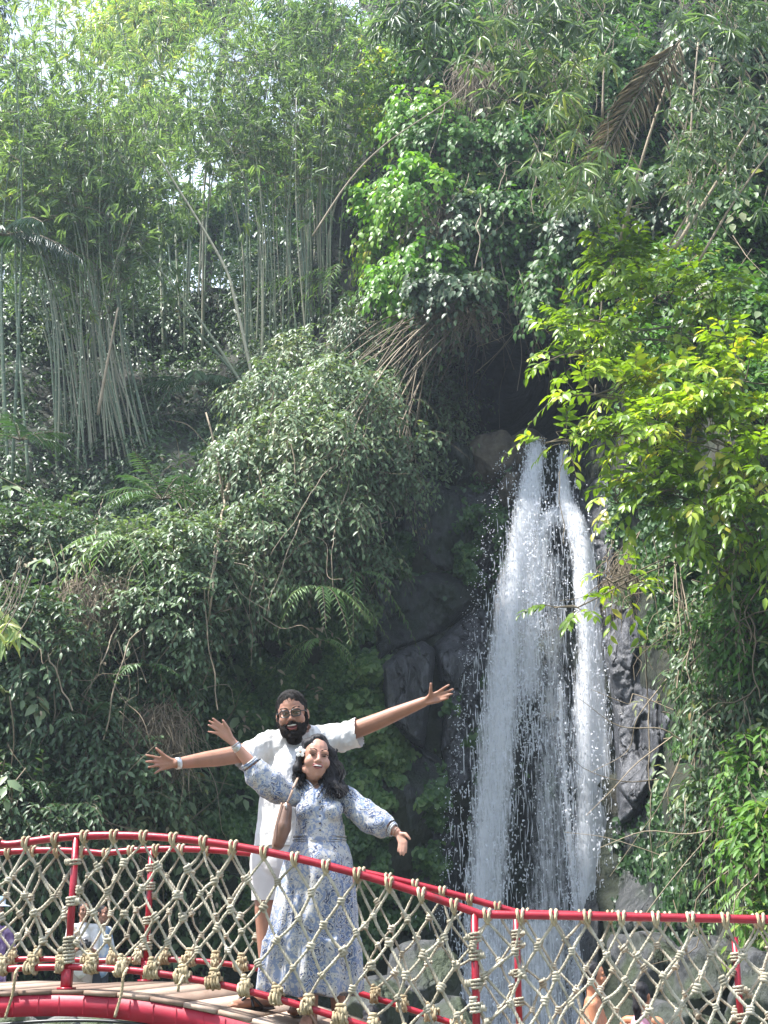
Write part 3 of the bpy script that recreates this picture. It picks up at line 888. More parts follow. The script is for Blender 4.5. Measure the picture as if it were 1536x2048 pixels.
def lump(px, py, s=55.0, o=0.0):
    return np.array([mnoise.fractal(Vector((x / s, y / s, o)), 0.9, 2.0, 3) for x, y in zip(px, py)])


# ------------------------------------------------------------------ ivy curtain (nobody could count it)
def ivy(name, poly, n, L, tint, label, mat='ivy', thick=0.35, gap=0.2, edge=18, small=False, wr=0.8):
    lv = Leaves()
    px, py = sample(poly, n, edge)
    lm = lump(px, py, 60, 3.1)
    k = lm > -gap - RNG.random(len(lm)) * 0.25
    px, py, lm = px[k], py[k], lm[k]
    m = len(px)
    P = surf(px, py, 0.12 + np.clip(lm, -0.3, 1) * thick + RNG.random(m) * 0.16)
    D = nrm(np.array([0, -0.55, -1.0]) + RNG.normal(0, 0.42, (m, 3)))
    Nn = nrm(np.array([0, -1.0, 0.75]) + RNG.normal(0, 0.33, (m, 3)))
    Ls = L * RNG.uniform(0.65, 1.35, m)
    T = np.clip(tint + 0.22 * lm + RNG.normal(0, 0.17, m), 0, 1)
    lv.add(P, D, Nn, Ls, Ls * wr, T)
    return tag(lv.build(name, G[mat], small=small), label, 'ivy', kind='stuff')


ivy('ivy', [(415, 1180), (560, 1150), (700, 1190), (745, 1150), (760, 1420), (740, 1500), (800, 1650), (760, 1900), (380, 1900), (400, 1500)], 64000, 0.082, 0.52, 'dark green ivy curtain covering the gorge wall behind the couple')
ivy('ivy', [(728, 1180), (752, 1190), (765, 1420), (800, 1480), (830, 1590), (815, 1700), (770, 1640), (740, 1560), (715, 1440), (722, 1300)], 5200, 0.125, 0.8, 'ivy edge tinted as if sunlit, left of the grey rock face', thick=0.6)  # high tint puts the sunlit patch of the ivy into its leaf colour
ivy('ivy', [(830, 1560), (880, 1540), (885, 1720), (850, 1850), (815, 1840), (825, 1680)], 2800, 0.11, 0.45, 'hanging strip of ivy between the dark rocks left of the waterfall', thick=0.5, gap=0.05)
ivy('ivy', [(885, 1380), (960, 1330), (945, 1560), (900, 1620)], 1500, 0.10, 0.5, 'ivy tufts on the grey slab beside the waterfall', thick=0.75, gap=-0.1)
ivy('ivy', [(740, 950), (850, 1000), (900, 1120), (880, 1220), (770, 1230), (735, 1100)], 5000, 0.11, 0.25, 'dark ivy on the shadowed wall below the boulders', gap=0.0)
ivy('ivy', [(940, 1000), (1010, 940), (1010, 1040), (985, 1130), (930, 1180), (900, 1140)], 2400, 0.10, 0.45, 'ivy hanging along the upper left edge of the waterfall', thick=0.9, gap=0.15)
ivy('ivy', [(1040, 1560), (1085, 1540), (1090, 1620), (1050, 1640)], 500, 0.10, 0.4, 'small ivy tuft behind the falling water', thick=0.8)
# right bank
ivy('ivy', [(1200, 1000), (1330, 960), (1480, 1000), (1560, 1200), (1560, 1900), (1440, 1860), (1320, 1700), (1315, 1560), (1345, 1450), (1318, 1400), (1290, 1280), (1240, 1200)], 34000, 0.095, 0.42, 'small leaved creeper covering the right bank below the yellow green tree', thick=0.5)
ivy('ivy', [(1240, 1660), (1350, 1640), (1460, 1780), (1480, 1880), (1240, 1880)], 6000, 0.10, 0.12, 'dark mossy creeper under the overhanging rock on the right', gap=0.25)
ivy('ivy', [(1540, 900), (1960, 700), (1960, 2000), (1540, 1900)], 22000, 0.11, 0.45, 'creeper on the bank past the right end of the bridge', thick=0.6)
# general undergrowth on the rest of the wall
def under(poly, n, L, tint, label, mat='mid', thick=0.55, gap=0.3, K=5, sl=0.4, W=0.42):
    lv = Leaves()
    px, py = sample(poly, n, 30)
    lm = lump(px, py, 80, 7.7)
    k = lm > -gap - RNG.random(len(lm)) * 0.3
    px, py, lm = px[k], py[k], lm[k]
    m = len(px)
    S = surf(px, py, 0.15 + np.clip(lm, -0.3, 1) * thick + RNG.random(m) * 0.25)
    D = nrm(np.array([0, -0.8, 0.35]) + RNG.normal(0, 0.65, (m, 3)))
    sprays(lv, S, D, RNG.uniform(0.6, 1.3, m) * sl, K, L, L * W, droop=0.8, tint=np.clip(tint + 0.25 * lm + RNG.normal(0, 0.08, m), 0, 1), tvar=0.12)
    return tag(lv.build('undergrowth', G[mat]), label, 'undergrowth', kind='stuff')

under([(-420, 1000), (100, 980), (300, 1020), (430, 1000), (460, 1250), (430, 1500), (420, 1900), (-420, 1920)], 11500, 0.15, 0.42, 'tangled leafy undergrowth on the bank left of the ivy wall')
under([(-420, 640), (250, 600), (560, 560), (640, 700), (460, 900), (430, 1050), (-420, 1050)], 5000, 0.16, 0.25, 'dark undergrowth round the feet of the bamboo', sl=0.6)
under([(-420, 560), (0, 575), (560, 530), (680, 520), (640, 640), (-420, 690)], 3000, 0.2, 0.4, 'leafy undergrowth along the crest of the slope under the bamboo', sl=0.9, thick=0.8)
under([(-60, 980), (430, 1000), (460, 1300), (420, 1850), (-60, 1850)], 420, 0.27, 0.62, 'broad paler leaves scattered through the left bank', mat='pale', K=4, W=.5, thick=1.2, gap=.6)
under([(-60, 980), (430, 900), (900, 700), (860, 960), (430, 1800), (-60, 1850)], 330, 0.15, 0.6, 'dead brown leaves caught in the left bank', mat='dryleaf', K=3, thick=1.2, gap=.6)
under([(760, 60), (1500, 60), (1500, 700), (1050, 560), (800, 600)], 360, 0.26, 0.75, 'broad pale leaves scattered over the upper right cliff', mat='pale', K=4, W=.6, thick=1.5, gap=.6)
under([(1260, 1020), (1560, 1020), (1560, 1850), (1350, 1800)], 300, 0.2, 0.8, 'long pale leaves scattered over the right bank', mat='pale', K=4, W=.3, thick=1.3, gap=.6)
under([(700, -40), (1960, -60), (1960, 900), (1300, 760), (1150, 700), (1010, 560), (860, 640), (740, 620), (715, 300)], 15000, 0.17, 0.4, 'mixed leafy undergrowth hanging on the upper right cliff', mat='vine', thick=0.9, W=0.55)
under([(440, 640), (760, 600), (940, 620), (900, 760), (960, 860), (860, 960), (720, 1000), (560, 1180), (430, 1200)], 5200, 0.15, 0.5, 'leafy undergrowth on the mound left of the cave', mat='pale')

# ================================================================== PLANTS THAT STAND ON THEIR OWN
PXM = lambda Y: FPX / (Y * CT) / 1.0                   # photo pixels per metre at Y


def shrub(name, px, py, off, rx, ry, n, K, L, W, mat, tint, label, cat='shrub', length=0.4, droop=0.6, up=0.35, group=None, root=None, shell=0.45, Y=None, rd=None, nst=10, ang=0.9, hang=0.35, stemmat='twig', out=0.6):
    Yc = float(depth(px, py)) - off if Y is None else Y
    k = 1 / PXM(Yc)
    c = at(px, py, Yc)
    r = np.array([rx * k, (rx + ry) / 2 * k * 0.7 if rd is None else rd, ry * k])
    base = c + np.array([0, 0.6, -r[2] * 0.9]) if root is None else np.asarray(root)
    th = empty(name, base, label, cat, group)
    lv, st = Leaves(), MB()
    S, v = crown_pts(c, r, n, shell)
    D = nrm(v * 0.8 + np.array([0, -out, up]) + RNG.normal(0, 0.35, (n, 3)))
    hz = np.clip((S[:, 2] - c[2]) / r[2], -1, 1) * 0.0
    cl = np.sin(S[:, 0] * 3.1 + px) * np.cos(S[:, 2] * 2.7 + py) * 0.14
    sprays(lv, S, D, RNG.uniform(0.7, 1.3, n) * length, K, L, W, droop=droop, tint=np.clip(tint + cl + hz + RNG.normal(0, 0.08, n), 0, 1), tvar=0.13, ang=ang, hang=hang, stems=st if n < 700 else None, stem_r=0.005)
    for q in RNG.permutation(n)[:nst]:
        e = S[q]; mid = base * 0.45 + e * 0.55 + RNG.normal(0, 0.12, 3) + np.array([0, 0, 0.15])
        st.tube(catmull([base, mid, e], 0.12), 0.016, n=5, caps=False)
    lv.build('foliage', G[mat], th)
    st.build('branches', M[stemmat], th)['kind'] = 'stuff'
    return th


# ---- left bank shrubs
LB = [
 (60, 1090, 0.5, 120, 90, 'mid', .42, 'dark leafy shrub at the left edge below the bamboo feet'),
 (250, 1120, 0.7, 120, 70, 'pale', .55, 'light feathery shrub on top of the dry grass clump at left'),
 (370, 1110, 0.8, 90, 80, 'pale', .5, 'grey green shrub under the small palm left of the tan vine'),
 (70, 1300, 0.7, 110, 110, 'mid', .4, 'drooping shrub at the left edge beside the dry grass clump'),
 (330, 1230, 0.9, 100, 90, 'pale', .4, 'shrub with pale backlit leaves right of the dry grass clump'),
 (110, 1480, 0.7, 120, 100, 'mid', .35, 'shrub with small glossy leaves above the waving hand at far left'),
 (330, 1360, 0.8, 80, 60, 'mid', .5, 'leafy shrub over the hanging root mass at left'),
 (220, 1600, 0.9, 90, 110, 'pale', .45, 'shrub with long oval leaves left of the spread hand'),
 (340, 1600, 0.8, 70, 70, 'mid', .6, 'bright leaved shrub below the spread left hand'),
 (50, 1650, 0.6, 110, 100, 'mid', .25, 'dark shrub behind the rope net at the left edge'),
]
for px, py, off, rx, ry, mt, ti, lab in LB:
    shrub('shrub', px, py, off, rx, ry, int(rx * ry / 22), 6, 0.15, 0.062, mt, ti, lab, group='shrubs on the left bank')
# ---- mound left of the cave
MB_ = [
 (640, 720, 0.65, 100, 66, 'pale', .72, 'sunlit shrub at the top of the mound, nearest the bamboo'),
 (560, 800, 0.65, 89, 77, 'pale', .5, 'shrub on the left shoulder of the mound'),
 (690, 810, 0.85, 123, 77, 'pale', .55, 'drooping shrub in the middle of the mound under the dry sticks'),
 (830, 800, 0.65, 100, 88, 'pale', .42, 'shaded shrub at the right end of the mound, beside the cave'),
 (600, 900, 0.95, 123, 88, 'pale', .62, 'large pale drooping shrub bulging from the front of the mound'),
 (740, 920, 0.75, 112, 77, 'pale', .45, 'shrub trailing over the shadowed wall left of the boulders'),
 (510, 960, 0.55, 78, 99, 'pale', .5, 'shrub beside the split tan stump'),
 (620, 1030, 0.75, 123, 77, 'pale', .5, 'shrub hanging over the top of the ivy wall'),
 (500, 1100, 0.65, 89, 99, 'pale', .42, 'shrub hanging over the upper left corner of the ivy wall'),
 (690, 1120, 0.9, 70, 60, 'mid', .5, 'small shrub above the big hanging fern'),
 (730, 640, 0.9, 70, 60, 'mid', .5, 'shrub behind the dry sticks at the top of the mound'),
]
for px, py, off, rx, ry, mt, ti, lab in MB_:
    shrub('shrub', px, py, off, rx, ry, int(rx * ry / 20), 6, 0.15, 0.06, mt, ti, lab, droop=1.0, length=.5, group='shrubs on the mound')
# ---- vine masses on the upper right cliff
VM = [
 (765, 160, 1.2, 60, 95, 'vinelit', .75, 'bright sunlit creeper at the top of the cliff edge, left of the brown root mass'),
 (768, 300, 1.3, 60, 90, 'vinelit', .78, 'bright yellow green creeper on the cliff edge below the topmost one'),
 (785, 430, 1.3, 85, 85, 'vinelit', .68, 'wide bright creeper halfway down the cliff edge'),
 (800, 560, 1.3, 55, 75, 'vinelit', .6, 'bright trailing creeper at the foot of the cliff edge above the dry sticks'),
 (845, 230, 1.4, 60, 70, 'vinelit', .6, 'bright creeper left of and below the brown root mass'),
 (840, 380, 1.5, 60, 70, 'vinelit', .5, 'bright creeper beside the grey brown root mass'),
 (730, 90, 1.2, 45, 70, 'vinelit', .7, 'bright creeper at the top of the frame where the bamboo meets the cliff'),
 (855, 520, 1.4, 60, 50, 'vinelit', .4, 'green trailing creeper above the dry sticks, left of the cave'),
 (900, 80, 0.4, 100, 70, 'vine', .6, 'green creeper above the brown root mass at the top'),
 (900, 300, 0.9, 90, 80, 'vine', .5, 'creeper below the brown root mass'),
 (1040, 290, 1.0, 90, 80, 'vine', .5, 'creeper behind the leaning bamboo pole'),
 (920, 460, 1.0, 90, 70, 'mid', .4, 'dull green creeper in the middle of the upper cliff'),
 (1050, 440, 1.1, 80, 70, 'vine', .4, 'creeper with larger grey green leaves under the bamboo fans'),
 (900, 590, 0.9, 80, 50, 'mid', .4, 'creeper hanging over the left of the cave mouth'),
 (1110, 580, 1.0, 60, 90, 'vine', .3, 'dark creeper with round pale leaves hanging right of the cave mouth'),
 (1180, 450, 1.0, 70, 80, 'mid', .35, 'dark creeper behind the top of the yellow green tree'),
 (1330, 400, 0.8, 90, 80, 'mid', .35, 'dark creeper between the leaning bamboo stems at right'),
 (1480, 300, 0.8, 90, 120, 'mid', .45, 'creeper in the upper right corner behind the bamboo'),
 (1430, 120, 0.6, 110, 90, 'mid', .4, 'creeper at the top right behind the dead palm frond'),
 (1240, 150, 0.6, 90, 90, 'vine', .35, 'shaded creeper left of the dead palm frond'),
]
for px, py, off, rx, ry, mt, ti, lab in VM:
    shrub('creeper', px, py, off, rx, ry, int(rx * ry / 24), 6, 0.19, 0.115, mt, ti, lab, 'creeper', droop=1.0, hang=0.6, group='creepers on the upper cliff', length=0.5)
# ---- right bank
RB = [
 (1470, 1120, 0.9, 80, 60, 'vine', .6, 'sunlit leafy shrub at the right edge under the yellow green tree'),
 (1500, 1260, 0.9, 70, 70, 'vine', .5, 'shrub with hanging oval leaves at the right edge level with the rock'),
 (1480, 1400, 0.8, 80, 70, 'mid', .55, 'shrub with long pointed leaves right of the rock bulge'),
 (1510, 1540, 0.8, 60, 80, 'vine', .6, 'bright leaved shrub at the right edge low on the bank'),
 (1400, 1290, 0.7, 70, 70, 'mid', .5, 'small leaved shrub in the middle of the right bank'),
 (1430, 1640, 0.5, 70, 90, 'mid', .42, 'shrub above the right end of the bridge'),
 (1525, 1720, 0.9, 40, 90, 'vine', .75, 'pale green shrub touching the right end of the handrail'),
 (1530, 1860, 0.9, 26, 70, 'vine', .8, 'pale leaves behind the net at the right edge'),
]
for px, py, off, rx, ry, mt, ti, lab in RB:
    shrub('shrub', px, py, off, rx, ry, int(rx * ry / 24), 6, 0.15, 0.055, mt, ti, lab, droop=0.9, group='shrubs on the right bank')


# ---- yellow-green trees at right
def lime_tree(label, root, crowns, tint=0.62):
    th = empty('lime_tree', root, label, 'tree', 'yellow green trees on the right')
    lv, st, tr = Leaves(), MB(), MB()
    root = np.asarray(root)
    hub = root * 0.5 + np.mean([at(c[0], c[1], c[2]) for c in crowns], 0) * 0.5 + np.array([0.5, .5, 0.1])
    tr.tube(catmull([root, root * .5 + hub * .5 + RNG.normal(0, .15, 3), hub], 0.1), np.linspace(0.07, 0.045, len(catmull([root, root * .5 + hub * .5, hub], 0.1))) if False else 0.055, n=8)
    for px, py, Y, rx, ry in crowns:
        k = 1 / PXM(Y); c = at(px, py, Y); r = np.array([rx * k, rx * k * 0.8, ry * k])
        st.tube(catmull([hub, hub * .5 + c * .5 + np.array([0, 0, .2]), c], 0.1), 0.018 if rx > 60 else 0.009, n=6, caps=False)
        n = int(rx * ry / 96)
        S, v = crown_pts(c, r, n, 0.3)
        D = nrm(v * 0.7 + np.array([-0.25, -0.45, 0.35]) + RNG.normal(0, .3, (n, 3)))
        tt = np.clip(tint + 0.28 * np.sin(S[:, 0] * 5.0) * np.cos(S[:, 2] * 4.3 + S[:, 1] * 3) + RNG.normal(0, 0.12, n), 0, 1)
        sprays(lv, S, D, RNG.uniform(0.3, 0.6, n), 7, 0.185, 0.078, droop=0.45, tint=tt, tvar=0.12, ang=0.8, hang=0.38, stems=st, stem_r=0.0045, t0=0.3, up=0.9)
        for q in range(5):
            e = S[RNG.integers(n)]
            st.tube(catmull([c, (c + e) / 2 + RNG.normal(0, .05, 3), e], 0.08), 0.008, n=5, caps=False)
    lv.build('crown', G['lime'], th); st.build('branches', M['twig'], th); tr.build('trunk', M['bark'], th)

lime_tree('upper yellow green tree leaning out over the cave at right', surf(1480, 760, 0.3),
          [(1245, 560, 17.6, 62, 85), (1225, 520, 17.2, 50, 45), (1370, 545, 17.5, 80, 50), (1290, 660, 17.3, 120, 70), (1150, 705, 17.0, 105, 48), (1440, 640, 17.0, 90, 80), (1180, 640, 17.4, 50, 40)], 0.5)
lime_tree('middle yellow green tree reaching over the top of the waterfall', surf(1560, 980, 0.3),
          [(1340, 790, 15.5, 130, 62), (1190, 790, 15.8, 95, 45), (1480, 760, 15.2, 90, 70), (1290, 880, 15.3, 110, 50), (1420, 880, 15.0, 110, 65), (1125, 880, 15.6, 42, 26), (1530, 860, 15, 60, 80)], 0.66)
lime_tree('lower yellow green tree whose branch tips hang beside the waterfall', surf(1580, 1130, 0.3),
          [(1320, 985, 15.3, 75, 42), (1235, 1005, 15.4, 30, 36), (1420, 1000, 15.0, 90, 60), (1520, 980, 14.6, 60, 70), (1225, 1165, 16.4, 42, 26), (1155, 1215, 16.4, 42, 14), (1380, 1090, 15.6, 55, 30), (1500, 1080, 15, 60, 40)], 0.5)


# ---- bamboo
def bamboo_leaves(lv, C, n_each, L, W, tint, spread=0.8):
    """fans of narrow leaves hanging from each point"""
    m = len(C)
    ax0 = nrm(RNG.normal(0, 1, (m, 3)) + np.array([0, -0.3, -0.75]))
    D = nrm(ax0[:, None] + RNG.normal(0, 0.42 * spread, (m, n_each, 3)))
    Nn = nrm(np.array([0, -0.55, 0.8]) + RNG.normal(0, 0.45, (m, n_each, 3)))
    P = C[:, None] + RNG.normal(0, 0.03, (m, n_each, 3))
    Ls = L * RNG.uniform(0.6, 1.25, (m, n_each))
    T = np.clip(np.broadcast_to(np.asarray(tint), (m,))[:, None] + RNG.normal(0, 0.13, (m, n_each)), 0, 1)
    lv.add(P.reshape(-1, 3), D.reshape(-1, 3), Nn.reshape(-1, 3), Ls.ravel(), (W * Ls / L).ravel(), T.ravel())


def culm_mesh(P, r0, r1, tint):
    mb = MB()
    m = len(P)
    mb.tube(P, np.linspace(r0, r1, m), n=7, caps=True, tint=tint)
    L = np.concatenate([[0], np.cumsum(np.linalg.norm(np.diff(P, axis=0), axis=1))])
    s = 0.3
    while s < L[-1] - 0.2:                                   # node rings
        c = np.array([np.interp(s, L, P[:, k]) for k in range(3)]); c2 = np.array([np.interp(s + 0.03, L, P[:, k]) for k in range(3)])
        r = (r0 + (r1 - r0) * s / L[-1]) * 1.28
        mb.tube([c, (c + c2) / 2, c2], [r * .9, r, r * .9], n=7, tint=tint + 0.35, caps=False)
        s += random.uniform(0.32, 0.46)
    return mb


def clump(label, culms, r, nclus, L, tint, mat='bamboo', start=0.5, rad=(0.25, 1.6)):
    base = np.mean([c[0] for c in culms], 0)
    th = empty('bamboo_clump', base, label, 'bamboo', 'bamboo clumps on the slope')
    lv, br = Leaves(), MB()
    for b, mid, tip in culms:
        P = catmull([b, mid, tip], 0.35)
        rr = r * random.uniform(0.7, 1.15)
        culm_mesh(P, rr, rr * 0.25, random.uniform(0.2, 0.9)).build('culm', G['culm'], th)
        nc = int(nclus * random.uniform(.6, 1.3))
        u = start + (1 - start) * RNG.random(nc) ** 0.6
        k = (u * (len(P) - 1)).astype(int)
        o = RNG.normal(0, 1, (nc, 3)); o[:, 2] = np.abs(o[:, 2]) * 0.3
        o = nrm(o) * RNG.uniform(rad[0], rad[1], nc)[:, None]
        C = P[k] + o
        bamboo_leaves(lv, C, 8, L, L * 0.15, np.clip(tint + 0.25 * np.sin(C[:, 0] * 1.3) * np.cos(C[:, 2] * 1.1) + RNG.normal(0, 0.08, nc), 0, 1))
        for q in range(0, nc, 3):
            br.tube([P[k[q]], (P[k[q]] + C[q]) / 2 + np.array([0, 0, 0.08]), C[q]], [0.008, 0.006, 0.003], n=4, caps=False)
    lv.build('foliage', G[mat], th)
    lv_ = None
    tw_ = br.build('branchlets', M['twig'], th); tw_['kind'] = 'stuff'
    return th


def fan(n, bx, by, Y, tx, ty, bend=0.0, Yt=None, tw=0.0):
    out = []
    for i in range(n):
        u = (i + random.uniform(0.1, .9)) / n
        y0 = random.uniform(*Y)
        b = at(bx[0] + (bx[1] - bx[0]) * min(1, max(0, u + random.gauss(0, .12))), random.uniform(*by), y0)
        Y1 = y0 + random.uniform(-1.5, 1.5)
        t = at(tx[0] + (tx[1] - tx[0]) * u + random.gauss(0, 18), random.uniform(*ty), Y1)
        mid = b * 0.5 + t * 0.5 + np.array([bend * (0.5 - u) * 2 + random.gauss(0, .12), 0, random.uniform(0.2, .8)])
        out.append((b, mid, t))
    return out

clump('dense bamboo clump at left whose stems fan up and out to the left edge', fan(70, (115, 350), (1010, 1080), (26, 28.5), (-110, 330), (60, 420), 1.0), 0.023, 40, 0.27, 0.45, start=0.62)
clump('bamboo clump in the middle with pale stems standing above the mound', fan(56, (490, 670), (760, 850), (27, 30), (380, 740), (-60, 240), 0.5), 0.0225, 36, 0.27, 0.42, start=0.58)
clump('sparse bamboo between the two big clumps, farther up the slope', fan(15, (300, 430), (680, 780), (31, 34), (200, 520), (-80, 250), 0.3), 0.034, 45, 0.28, 0.7)
clump('bamboo at the left edge half cut off by the frame', fan(9, (-80, 60), (900, 1000), (24, 26), (-140, 80), (-60, 240), 0.3), 0.034, 60, 0.27, 0.6)
clump('tall bamboo farthest back with yellow green crown at the upper left', fan(14, (60, 300), (600, 640), (35, 38), (20, 330), (-160, 60), 0.3), 0.036, 60, 0.3, 0.85)
clump('straight bamboo stems right of the middle clump, close to the cliff edge', fan(12, (600, 680), (660, 720), (28, 31), (560, 730), (140, 330), 0.2), 0.04, 20, 0.27, 0.35, start=0.6)


def pole(name, pts, Y, r_, label, tint=0.5, mat=None, cat='pole', r1=None, group=None, leaves=0):
    r = r_ * 0.78
    Ys = np.broadcast_to(Y, len(pts)) if np.ndim(Y) else np.full(len(pts), Y)
    P = catmull([at(p[0], p[1], y) for p, y in zip(pts, Ys)], 0.25)
    o = culm_mesh(P, r, r * 0.5 if r1 is None else r1, tint).build(name, mat or G['culm'])
    return tag(o, label, cat, group)

gp = 'leaning bamboo poles'
pole('bamboo_pole', [(512, 812), (400, 640), (275, 485)], 26.5, 0.045, 'long straight bamboo pole leaning left across the middle of the slope', 0.6, group=gp)
pole('bamboo_pole', [(480, 760), (340, 590), (235, 380)], 28, 0.045, 'bamboo pole leaning left, parallel to and above the long one', 0.4, group=gp)
pole('bamboo_pole', [(508, 770), (470, 600), (440, 515), (315, 310)], 25.8, 0.05, 'bamboo pole with a tan lower half that bends left in the middle clump', 0.95, group=gp)
pole('bamboo_pole', [(196, 830), (212, 740), (236, 615)], 25, 0.045, 'short dry tan bamboo pole leaning right in front of the left clump', 1.0, M['dry'], group=gp)
pole('bamboo_pole', [(448, 1005), (432, 900), (412, 825)], 21.6, 0.035, 'split tan stump leaning left on the mound', 0.6, M['dry'], group=gp)
pole('bamboo_pole', [(455, 1000), (466, 920), (473, 858)], 21.6, 0.04, 'split tan stump leaning right on the mound', 0.8, M['dry'], group=gp)
pole('bamboo_pole', [(625, 472), (700, 360), (775, 285), (900, 200), (940, 160)], 24.5, 0.028, 'thin dry pole crossing the gap between the bamboo and the cliff edge', 0.7, M['dry'], group=gp)
pole('bamboo_pole', [(1240, 485), (1290, 300), (1362, 78)], 17.5, 0.035, 'tall tan pole standing behind the dead palm frond', 0.7, M['dry'], group=gp)
pole('bamboo_pole', [(1374, 480), (1382, 260), (1396, 85)], 18.5, 0.03, 'upright tan pole right of the dead palm frond', 0.6, M['dry'], group=gp)
pole('bamboo_pole', [(1350, 497), (1430, 370), (1536, 200)], 17, 0.034, 'tan pole leaning right, the longest of those at the right edge', 0.9, M['dry'], group=gp)
pole('bamboo_pole', [(1340, 490), (1400, 385), (1440, 300)], 17.2, 0.022, 'thin tan pole just left of the longest leaning one', 0.6, M['dry'], group=gp)
pole('bamboo_pole', [(1398, 522), (1470, 400), (1545, 295)], 16.8, 0.026, 'tan pole leaning right, lowest at the right edge', 0.5, M['dry'], group=gp)
pole('bamboo_pole', [(1355, 415), (1395, 345), (1430, 290)], 17.4, 0.022, 'short tan pole floating among leaves above the yellow green tree', 0.5, M['dry'], group=gp)
pole('bamboo_pole', [(1190, 318), (1110, 180), (1035, 50), (1010, -30)], 17.5, 0.038, 'yellowish bamboo pole leaning left at the top with leaf fans', 0.8, M['dry'], group=gp)
pole('bamboo_pole', [(1205, 240), (1207, 150), (1210, 105)], 18, 0.026, 'short upright bamboo piece in the leaf fans at the top', 0.6, M['dry'], group=gp)


# ---- bamboo leaf fans hanging in at the upper right
def fans(label, spots, tint, L=0.34):
    c = np.mean([at(a, b, y) for a, b, y in spots], 0)
    th = empty('bamboo_branch', c, label, 'bamboo branch', 'bamboo branches at the top right')
    lv, st = Leaves(), MB()
    for px, py, Y in spots:
        p = at(px, py, Y)
        n = 12
        ang = np.linspace(-0.95, 0.95, n) + RNG.normal(0, .1, n) + random.uniform(-.3, .3)
        D = np.stack([np.sin(ang), RNG.normal(-.25, .2, n), -np.cos(ang) * 0.85], -1)
        lv.add(np.repeat(p[None], n, 0) + RNG.normal(0, .03, (n, 3)), D, nrm(np.array([0, -0.8, .6]) + RNG.normal(0, .3, (n, 3))), L * RNG.uniform(.6, 1.2, n), 0.042 * RNG.uniform(.8, 1.2, n), np.clip(tint + RNG.normal(0, .15, n), 0, 1))
        st.tube(catmull([p, p + np.array([0.1, 0.1, .25]), p + np.array([0.3 * random.uniform(-1, 1), 0.2, .7])], 0.1), 0.006, n=5, caps=False)
    lv.build('leaves', G['bamboo'], th); tw_ = st.build('twigs', M['twig'], th); tw_['kind'] = 'stuff'

def rs(cx, cy, sx, sy, n, Y):
    return [(random.gauss(cx, sx), random.gauss(cy, sy), Y + random.uniform(-.6, .6)) for _ in range(n)]

fans('dark bamboo branch hanging in at the top centre above the root mass', rs(850, 20, 50, 35, 46, 15.5), 0.15)
fans('dark bamboo branch across the top, right of centre', rs(1100, 20, 90, 40, 60, 16), 0.25)
fans('bamboo branch with bright leaf fans beside the leaning yellowish pole', rs(1110, 170, 50, 70, 34, 17), 0.75, 0.30)
fans('bamboo branch with bright fans at the tip of the leaning yellowish pole', rs(1170, 340, 50, 45, 34, 17), 0.7, 0.28)
fans('shaded bamboo branch left of the dead palm frond', rs(1060, 120, 70, 50, 34, 17), 0.4, 0.3)
fans('bamboo branch with the largest bright leaf fans beside the yellowish pole', [(1000, 40, 15.5), (960, 75, 15.6), (1105, 215, 15.4), (1125, 185, 15.4), (1165, 335, 15.3), (1205, 300, 15.5), (1180, 395, 15.3), (1105, 325, 15.6), (1060, 335, 15.7), (1215, 120, 15.5), (1250, 340, 15.4), (1080, 100, 15.6), (1040, 140, 15.5), (1150, 265, 15.5)], 0.72, 0.36)
fans('bamboo branch at the top right corner', rs(1440, 40, 90, 40, 46, 16.5), 0.35)
fans('fine bamboo branch right of the dead palm frond', rs(1400, 330, 50, 70, 44, 17), 0.5, 0.24)
fans('fine bamboo branch at the right edge between the leaning poles', rs(1480, 230, 50, 80, 40, 17), 0.45, 0.24)
fans('bright sprig of narrow leaves entering at the left edge', rs(-10, 1245, 18, 20, 12, 14), 0.9, 0.22)

# ---- far trees beyond the ridge
def tree(label, px, py, Y, rx, ry, n, tint, mat='vine', L=0.3, name='tree'):
    k = 1 / PXM(Y); c = at(px, py, Y); r = np.array([rx * k, rx * k * 0.8, ry * k])
    base = np.array([c[0], c[1], c[2] - r[2] - 6])
    th = empty(name, base, label, 'tree', 'trees beyond the bamboo')
    lv, tr = Leaves(), MB()
    tr.tube(catmull([base, (base + c) / 2 + RNG.normal(0, .2, 3), c + np.array([0, 0, r[2] * .3])], .5), 0.18, n=8)
    sub = [c + nrm(RNG.normal(0, 1, 3)) * r * random.uniform(.35, .85) for _ in range(14)]
    for s in sub:
        tr.tube(catmull([c - np.array([0, 0, r[2] * .5]), (c + s) / 2, s], .4), 0.06, n=5, caps=False)
        m = n // 14
        S, v = crown_pts(s, r * 0.42, m, .3)
        D = nrm(v + np.array([0, -.3, .2]) + RNG.normal(0, .3, (m, 3)))
        sprays(lv, S, D, RNG.uniform(.4, .8, m), 6, L, L * .42, droop=.6, tint=np.clip(tint + RNG.normal(0, .15) + RNG.normal(0, .1, m), 0, 1))
    lv.build('crown', G[mat], th); tr.build('trunk', M['bark'], th)

